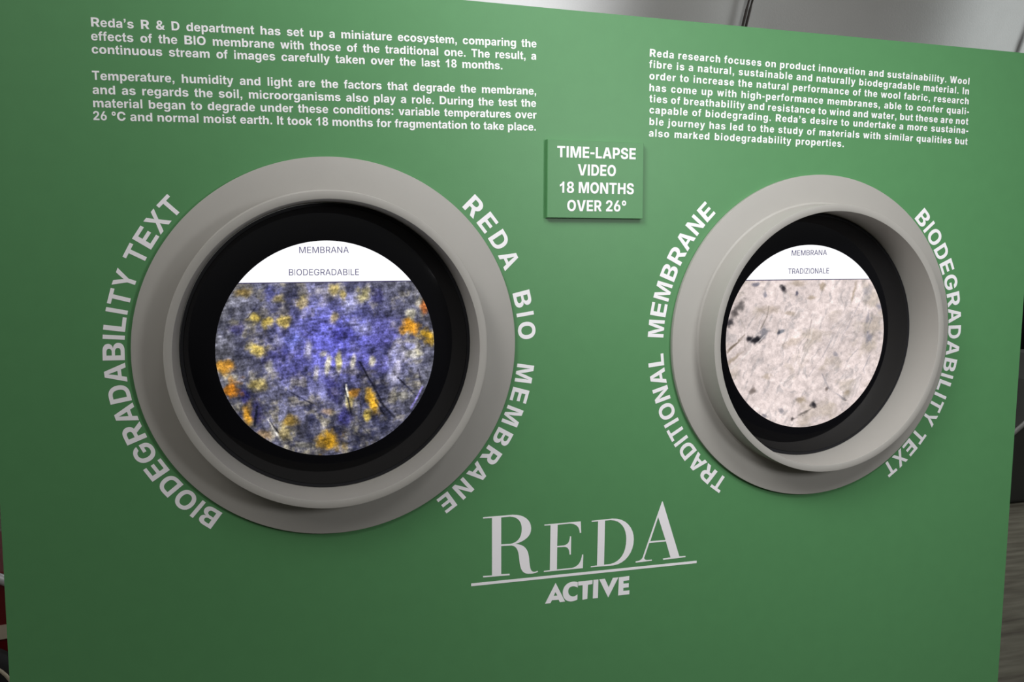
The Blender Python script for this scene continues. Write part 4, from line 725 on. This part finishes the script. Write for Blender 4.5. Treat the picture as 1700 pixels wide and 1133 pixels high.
def picture_pale(x, y):
    """x, y in zoom pixels of the photographed picture (0..996, 0..1133)."""
    X = x / 1000.0; Y = y / 1000.0
    wx = fbm(X, Y, 7, 111) - 0.5; wy = fbm(X, Y, 7, 121) - 0.5
    n1 = fbm(X + 0.10 * wx, Y + 0.10 * wy, 6, 131); n2 = fbm(X * 2.2 + 0.9 * Y + 0.25 * wx, Y * 0.8 - 0.3 * X + 0.25 * wy, 22, 141); n3 = fbm(X, Y, 50, 151, 3)
    h1 = fbm(X, Y, 26, 171, 3) - 0.5; h2 = fbm(X, Y, 26, 181, 3) - 0.5
    xb = x + 30 * wx + 44 * h1; yb = y + 30 * wy + 44 * h2
    img = np.empty((len(x), 3)); img[:] = (238, 222, 218)
    img *= (0.86 + 0.24 * n1)[:, None]
    th = np.clip((0.44 - n2) * 5, 0, 1)
    img = img * (1 - 0.40 * th[:, None]) + np.array([150, 148, 150.0]) * 0.40 * th[:, None]
    br = np.clip((fbm(X + 0.12 * wx, Y + 0.12 * wy, 9, 161) - 0.58) * 5, 0, 1)
    img = img * (1 - 0.30 * br[:, None]) + np.array([150, 138, 112.0]) * 0.30 * br[:, None]
    lf = np.clip((330 - x) / 330, 0, 1) * np.clip((y - 150) / 200, 0, 1)
    img *= (1 - 0.10 * lf)[:, None]
    K = (14, 14, 20); G = (118, 118, 132); Bn = (138, 120, 92)
    for bx, by, rx, ry, c, a, rot in (
            (355, 295, 20, 24, K, .95, -30), (435, 322, 10, 12, (70, 70, 90), .9, 0), (205, 275, 24, 12, (90, 92, 110), .8, 0), (255, 335, 12, 22, G, .8, 0),
            (110, 395, 24, 46, (70, 66, 66), .8, 30), (90, 440, 20, 26, (60, 54, 54), .7, 30), (62, 500, 24, 24, K, .85, 0), (210, 595, 26, 22, K, 1, 0), (182, 578, 18, 18, K, 1, 0), (228, 580, 16, 18, K, .9, 0),
            (252, 545, 28, 26, (96, 98, 108), .8, 40), (355, 545, 22, 12, (110, 118, 130), .85, -20), (340, 545, 9, 14, (60, 60, 70), .8, 0), (580, 285, 16, 26, Bn, .6, 0), (520, 350, 30, 12, Bn, .5, 0), (440, 270, 40, 20, Bn, .35, 0),
            (915, 410, 18, 20, (120, 120, 140), .7, 0), (840, 320, 40, 40, (170, 166, 176), .5, 0), (860, 600, 22, 40, G, .7, 0), (850, 470, 10, 50, G, .5, 10), (760, 330, 8, 60, Bn, .5, 10),
            (555, 978, 18, 20, K, .95, -40), (440, 1052, 12, 12, (60, 54, 54), .8, 0), (500, 1020, 44, 7, (80, 74, 70), .7, -28), (480, 945, 30, 18, Bn, .6, 0), (212, 880, 16, 22, (104, 92, 86), .8, 0), (630, 886, 12, 12, (96, 84, 80), .8, 0), (738, 955, 26, 8, (96, 88, 84), .8, 20), (740, 915, 16, 16, Bn, .5, 0),
            (280, 1020, 14, 16, (90, 90, 100), .8, -30), (375, 1000, 14, 18, (110, 110, 120), .7, 0), (670, 690, 14, 18, G, .6, -30), (90, 620, 60, 6, (92, 80, 64), .8, -38), (90, 690, 50, 10, Bn, .5, -40), (280, 420, 60, 24, Bn, .3, 0), (420, 600, 60, 20, Bn, .3, -20), (400, 440, 40, 14, Bn, .4, 0), (285, 800, 26, 16, Bn, .4, 0)):
        q = min(1.0, min(rx, ry) / 30.0)
        img = blob(img, x + (xb - x) * q, y + (yb - y) * q, bx, by, rx, ry, c, a * 0.85, rot, n3)
    for pts, w, c in ((((480, 690), (520, 590), (535, 480)), 5, (236, 226, 222)), (((470, 690), (505, 590), (520, 480)), 4, (160, 150, 148)), (((520, 800), (600, 690), (640, 600)), 4, (166, 160, 164)), (((720, 820), (740, 730), (800, 660)), 4, (160, 156, 162)),
                      (((80, 740), (180, 650), (260, 560)), 4, (240, 232, 228)), (((60, 650), (120, 590), (150, 560)), 5, (86, 74, 60)), (((120, 460), (150, 520), (155, 640)), 4, (176, 166, 160)), (((870, 480), (850, 560), (880, 640)), 4, (130, 130, 146)),
                      (((600, 800), (640, 880), (740, 955)), 5, (150, 146, 152)), (((640, 410), (740, 405), (800, 420)), 3, (170, 158, 150)), (((800, 380), (760, 470), (700, 600)), 3, (176, 170, 178)), (((240, 520), (270, 460), (280, 400)), 5, (120, 112, 104)), (((430, 730), (450, 640), (500, 560)), 3, (170, 160, 156)),
                      (((440, 1050), (500, 1030), (560, 980)), 4, (80, 74, 72)), (((650, 560), (700, 520), (760, 430)), 3, (180, 172, 172)), (((880, 700), (840, 780), (860, 850)), 3, (150, 148, 158))):
        for (x0, y0), (x1, y1) in zip(pts[:-1], pts[1:]):
            dx, dy = x1 - x0, y1 - y0; L = dx * dx + dy * dy
            t = np.clip(((x - x0) * dx + (y - y0) * dy) / L, 0, 1)
            dd = np.hypot(x - x0 - t * dx + 20 * wx, y - y0 - t * dy + 20 * wy)
            m = np.clip(1.3 - dd / w, 0, 1)[:, None] * 0.6
            img = img * (1 - m) + np.asarray(c, float) * m
    img *= (0.86 + 0.28 * n3)[:, None]
    return lin(np.clip(img, 4, 250))


def screen_material(name, edge_a, edge_b, grain, stripes):
    """Glowing display: pale title field above a straight edge, the microscope picture below it."""
    m = bpy.data.materials.new(name); m.use_nodes = True
    nt = m.node_tree; nt.nodes.clear(); L = nt.links.new; N = nt.nodes.new
    out = N('ShaderNodeOutputMaterial'); em = N('ShaderNodeEmission')
    at = N('ShaderNodeAttribute'); at.attribute_name = 'picture'
    tc = N('ShaderNodeTexCoord'); sp = N('ShaderNodeSeparateXYZ'); L(tc.outputs['Object'], sp.inputs[0])
    n1 = N('ShaderNodeTexNoise'); n1.inputs['Scale'].default_value = 420; n1.inputs['Detail'].default_value = 4; L(tc.outputs['Object'], n1.inputs['Vector'])
    mr = N('ShaderNodeMapRange'); mr.inputs['From Min'].default_value = 0.3; mr.inputs['From Max'].default_value = 0.7
    mr.inputs['To Min'].default_value = 1 - grain; mr.inputs['To Max'].default_value = 1 + grain; L(n1.outputs['Fac'], mr.inputs['Value'])
    mul = N('ShaderNodeVectorMath'); mul.operation = 'SCALE'; L(at.outputs['Color'], mul.inputs[0]); L(mr.outputs['Result'], mul.inputs['Scale'])
    col = mul.outputs['Vector']
    if stripes:
        mp = N('ShaderNodeMapping'); mp.inputs['Rotation'].default_value = (0, math.radians(8), 0); L(tc.outputs['Object'], mp.inputs['Vector'])
        wv = N('ShaderNodeTexWave'); wv.bands_direction = 'Z'; wv.inputs['Scale'].default_value = 62; wv.inputs['Distortion'].default_value = 1.2; wv.inputs['Detail'].default_value = 1
        L(mp.outputs['Vector'], wv.inputs['Vector'])
        m2 = N('ShaderNodeMapRange'); m2.inputs['To Min'].default_value = 1 - stripes; m2.inputs['To Max'].default_value = 1 + stripes; L(wv.outputs['Fac'], m2.inputs['Value'])
        mu2 = N('ShaderNodeVectorMath'); mu2.operation = 'SCALE'; L(col, mu2.inputs[0]); L(m2.outputs['Result'], mu2.inputs['Scale']); col = mu2.outputs['Vector']
    # height above the title edge: z - (a + b x)
    bx = N('ShaderNodeMath'); bx.operation = 'MULTIPLY_ADD'; bx.inputs[1].default_value = edge_b; bx.inputs[2].default_value = edge_a; L(sp.outputs['X'], bx.inputs[0])
    df = N('ShaderNodeMath'); df.operation = 'SUBTRACT'; L(sp.outputs['Z'], df.inputs[0]); L(bx.outputs[0], df.inputs[1])
    gt = N('ShaderNodeMath'); gt.operation = 'GREATER_THAN'; gt.inputs[1].default_value = 0.0; L(df.outputs[0], gt.inputs[0])
    ln = N('ShaderNodeMath'); ln.operation = 'COMPARE'; ln.inputs[1].default_value = -0.0006; ln.inputs[2].default_value = 0.0006; L(df.outputs[0], ln.inputs[0])
    m3 = N('ShaderNodeMix'); m3.data_type = 'RGBA'; L(ln.outputs[0], m3.inputs[0]); L(col, m3.inputs[6]); m3.inputs[7].default_value = (0.06, 0.05, 0.13, 1)
    m4 = N('ShaderNodeMix'); m4.data_type = 'RGBA'; L(gt.outputs[0], m4.inputs[0]); L(m3.outputs[2], m4.inputs[6]); m4.inputs[7].default_value = (1.05, 1.05, 1.07, 1)
    L(m4.outputs[2], em.inputs['Color']); em.inputs['Strength'].default_value = 1.0
    L(em.outputs[0], out.inputs['Surface'])
    return m


def ink_material(name, color):
    m = bpy.data.materials.new(name); m.use_nodes = True
    nt = m.node_tree; nt.nodes.clear()
    out = nt.nodes.new('ShaderNodeOutputMaterial'); em = nt.nodes.new('ShaderNodeEmission')
    em.inputs['Color'].default_value = (*color, 1)
    nt.links.new(em.outputs[0], out.inputs['Surface'])
    return m


M_INK = ink_material('screen_title_ink', (0.06, 0.05, 0.16))


def screen(label, back_c, pic_c, edge, lines, size, painter, zoom, grain, stripes, piclabel):
    root = empty('round_screen', P(pic_c[0], pic_c[1] - 188, 12), label, 'screen', 'round screens set in the portholes')
    F = 7.5
    # dark rubber gasket between the tube and the glass
    v, f = lathe([(184.0, F + 1.2), (190.6, F + 1.2), (190.6, 20), (184.0, 20)], lambda d: back_c, 192)
    fix_normals(mesh_obj('gasket', v, f, M_GASKET, root, smooth=True, sharp_angle=math.radians(40)))
    # black glass bezel ring with the lit picture in its middle
    R = 143.83
    v = []; f = []
    prof = [(None, 12.0), (None, F), (185.4, F), (186.0, F + 0.2), (186.4, F + 0.8), (186.4, 20.0), (None, 20.0)]
    segs = 256; n = len(prof)
    for k in range(segs):
        a = 2 * PI * k / segs
        for r, d in prof:
            if r is None: v.append(P(pic_c[0] + R * math.cos(a), pic_c[1] + R * math.sin(a), d))
            else: v.append(P(back_c[0] + r * math.cos(a), back_c[1] + r * math.sin(a), d))
    for k in range(segs):
        k2 = (k + 1) % segs
        for i in range(n):
            j = (i + 1) % n
            f.append((k * n + i, k * n + j, k2 * n + j, k2 * n + i))
    fix_normals(mesh_obj('bezel', v, f, M_BEZEL, root, smooth=True, sharp_angle=math.radians(30)))
    # the picture: a finely divided plate whose image lives in a colour attribute
    rings, sg = 150, 480
    v = [P(pic_c[0], pic_c[1], F)]; f = []; uv = [(0.0, 0.0)]
    for i in range(1, rings + 1):
        r = R * i / rings
        for k in range(sg):
            a = 2 * PI * k / sg
            v.append(P(pic_c[0] + r * math.cos(a), pic_c[1] + r * math.sin(a), F))
            uv.append((math.cos(a) * i / rings, math.sin(a) * i / rings))
    for k in range(sg): f.append((0, 1 + k, 1 + (k + 1) % sg))
    for i in range(rings - 1):
        for k in range(sg):
            a = 1 + i * sg; k2 = (k + 1) % sg
            f.append((a + k, a + sg + k, a + sg + k2, a + k2))
    nf = len(v)
    for k in range(sg):                                   # the plate's edge and back
        a = 2 * PI * k / sg
        v.append(P(pic_c[0] + R * math.cos(a), pic_c[1] + R * math.sin(a), F + 4.0)); uv.append((math.cos(a), math.sin(a)))
    a0 = 1 + (rings - 1) * sg
    for k in range(sg):
        k2 = (k + 1) % sg
        f.append((a0 + k, nf + k, nf + k2, a0 + k2))
    f.append(tuple(nf + k for k in reversed(range(sg))))
    e_b = (edge[1][1] - edge[0][1]) / (edge[1][0] - edge[0][0])
    base = world_loc(root)
    # object space is the root's space: z_local = H0 + my/1000 - base.z, x_local = mx/1000 - base.x
    e_a = H0 + edge[0][1] / 1000.0 - base.z - e_b * (edge[0][0] / 1000.0 - base.x)
    o = mesh_obj('picture', v, f, screen_material('screen_glow', e_a, e_b, grain, stripes), root)
    o['label'] = piclabel
    uv = np.array(uv)
    cx, cy, rx, ry, sc, ox, oy = zoom
    px = (cx + uv[:, 0] * rx - ox) * sc; py = (cy - uv[:, 1] * ry - oy) * sc
    rgb = painter(px, py)
    ca = o.data.color_attributes.new('picture', 'FLOAT_COLOR', 'POINT')
    buf = np.ones((len(v), 4), np.float32); buf[:, :3] = rgb
    ca.data.foreach_set('color', buf.ravel())
    for t, a, b in lines:
        sh = Sheet()
        set_line(sh, LIGHT, t, a, b, size, front=F, condense=True, half=0.1)
        sh.build('title_line', M_INK, o)
    return root


screen('round screen in the left porthole showing blue violet fibres with yellow flecks', (-2.5, 1.0), (-6.36, -1.67), ((-120.1, 87.4), (105.1, 89.0)),
       CAPTION['L'], 11.4, picture_blue, (539, 578, 181, 178, 3.0625, 340, 390), 0.42, 0.14, 'glowing picture of blue violet fibres with yellow flecks under a white title')
screen('round screen in the right porthole showing pale pinkish fibres with black specks', (739.3, -1.2), (735.3, -3.56), ((621.2, 86.6), (842.9, 87.1)),
       CAPTION['R'], 11.4, picture_pale, (1336, 558, 131, 153, 3.434, 1190, 390), 0.10, 0.0, 'glowing picture of pale pinkish fibres with black specks under a white title')

# ------------------------------------------------------------------ glimpses past the board's edges
# right: a low padded bench with a light piping along its sloping arm, a black sheet added for the shade behind it
bench = empty('padded_bench', (4.2, 2.85, 0), "dark grey padded bench with light piping standing behind the board's right edge", 'bench')
prof = [(3.2, 0.0), (3.2, 0.10), (3.55, 0.26), (3.80, 0.43), (4.05, 0.60), (4.35, 0.70), (5.3, 0.70), (5.3, 0.0)]
y0, y1 = 2.47, 3.2
n = len(prof)
v = [(x, y0, z) for x, z in prof] + [(x, y1, z) for x, z in prof]
f = [tuple(range(n)), tuple(reversed(range(n, 2 * n)))] + [(i, (i + 1) % n, n + (i + 1) % n, n + i) for i in range(n)]
ob = fix_normals(mesh_obj('body', v, f, M_BENCH, bench))
bv_ = ob.modifiers.new('soft_edge', 'BEVEL'); bv_.width = 0.02; bv_.segments = 3
v, f = tube([(x, y0 - 0.004, z) for x, z in prof[1:-1]], 0.012, 8)
mesh_obj('piping', v, f, M_PIPING, bench, smooth=True)

v = []; f = []
nx = 61
for yy in (0.0, 0.03):
    for z in (0.0, 1.95):
        for k in range(nx):
            v.append((3.4 + 3.6 * k / (nx - 1), 3.5 + yy + 0.06 * math.sin(k * 1.3), z))
for k in range(nx - 1):
    f += [(k, k + 1, nx + k + 1, nx + k), (3 * nx + k, 3 * nx + k + 1, 2 * nx + k + 1, 2 * nx + k),
          (k, 2 * nx + k, 2 * nx + k + 1, k + 1), (nx + k, nx + k + 1, 3 * nx + k + 1, 3 * nx + k)]
f += [(0, nx, 3 * nx, 2 * nx), (nx - 1, 3 * nx - 1, 4 * nx - 1, 2 * nx - 1)]
tag(fix_normals(mesh_obj('black_shade_sheet', v, f, M_DARK, smooth=True)),
    'black sheet added as the dark shade behind the padded bench at the right', 'shade sheet')

# left: a dark red wheeled cart with a cream band, most of it hidden by the board
cart = empty('wheeled_cart', (-0.95, 1.6, 0), "dark red wheeled cart with cream band past the board's lower left edge", 'cart')
def rounded_box(x0, x1, y0, y1, z0, z1, bev, name, mat, parent):
    v = [(x, y, z) for z in (z0, z1) for x, y in ((x0, y0), (x1, y0), (x1, y1), (x0, y1))]
    f = [(3, 2, 1, 0), (4, 5, 6, 7), (0, 1, 5, 4), (1, 2, 6, 5), (2, 3, 7, 6), (3, 0, 4, 7)]
    o = mesh_obj(name, v, f, mat, parent)
    b = o.modifiers.new('rounded', 'BEVEL'); b.width = bev; b.segments = 4
    return o
rounded_box(-1.25, -0.60, 1.50, 1.95, 0.17, 0.43, 0.03, 'body', M_RED, cart)
v = [(-1.255, 1.494, 0.215), (-0.595, 1.494, 0.262), (-0.595, 1.494, 0.300), (-1.255, 1.494, 0.253)]
v += [(x, 1.502, z) for x, y, z in v]
fix_normals(mesh_obj('band', v, [(0, 1, 2, 3), (7, 6, 5, 4), (0, 4, 5, 1), (1, 5, 6, 2), (2, 6, 7, 3), (3, 7, 4, 0)], M_CREAM, cart))
pts = [(-0.90 + 0.32 * t, 1.49, 0.475 - 0.16 * t * t) for t in [k / 12 for k in range(13)]]
v, f = tube(pts, 0.014, 10)
mesh_obj('rim', v, f, M_CHROME, cart, smooth=True)
for wx_, wy_ in ((-0.78, 1.44), (-1.14, 1.44)):
    wv = []; wf = []
    prof = [(0.035, -0.02), (0.10, -0.03), (0.118, -0.026), (0.13, -0.012), (0.13, 0.012), (0.118, 0.026), (0.10, 0.03), (0.035, 0.02)]
    sg = 48; n = len(prof)
    for k in range(sg):
        a = 2 * PI * k / sg
        for r, d in prof: wv.append((wx_ + r * math.cos(a), wy_ + d, 0.13 + r * math.sin(a)))
    for k in range(sg):
        k2 = (k + 1) % sg
        for i in range(n): wf.append((k * n + i, k * n + (i + 1) % n, k2 * n + (i + 1) % n, k2 * n + i))
    wh = fix_normals(mesh_obj('wheel', wv, wf, M_TYRE, cart, smooth=True, sharp_angle=math.radians(40)))
    v, f = tube([(wx_ + 0.098 * math.cos(2 * PI * k / 40), wy_ - 0.032, 0.13 + 0.098 * math.sin(2 * PI * k / 40)) for k in range(40)], 0.005, 8, closed=True)
    mesh_obj('rim', v, f, M_CREAM, wh, smooth=True)
    v, f = tube([(wx_, wy_ - 0.03, 0.13), (wx_, wy_ + 0.09, 0.13)], 0.036, 20)
    mesh_obj('hub', v, f, M_TYRE, wh, smooth=False)
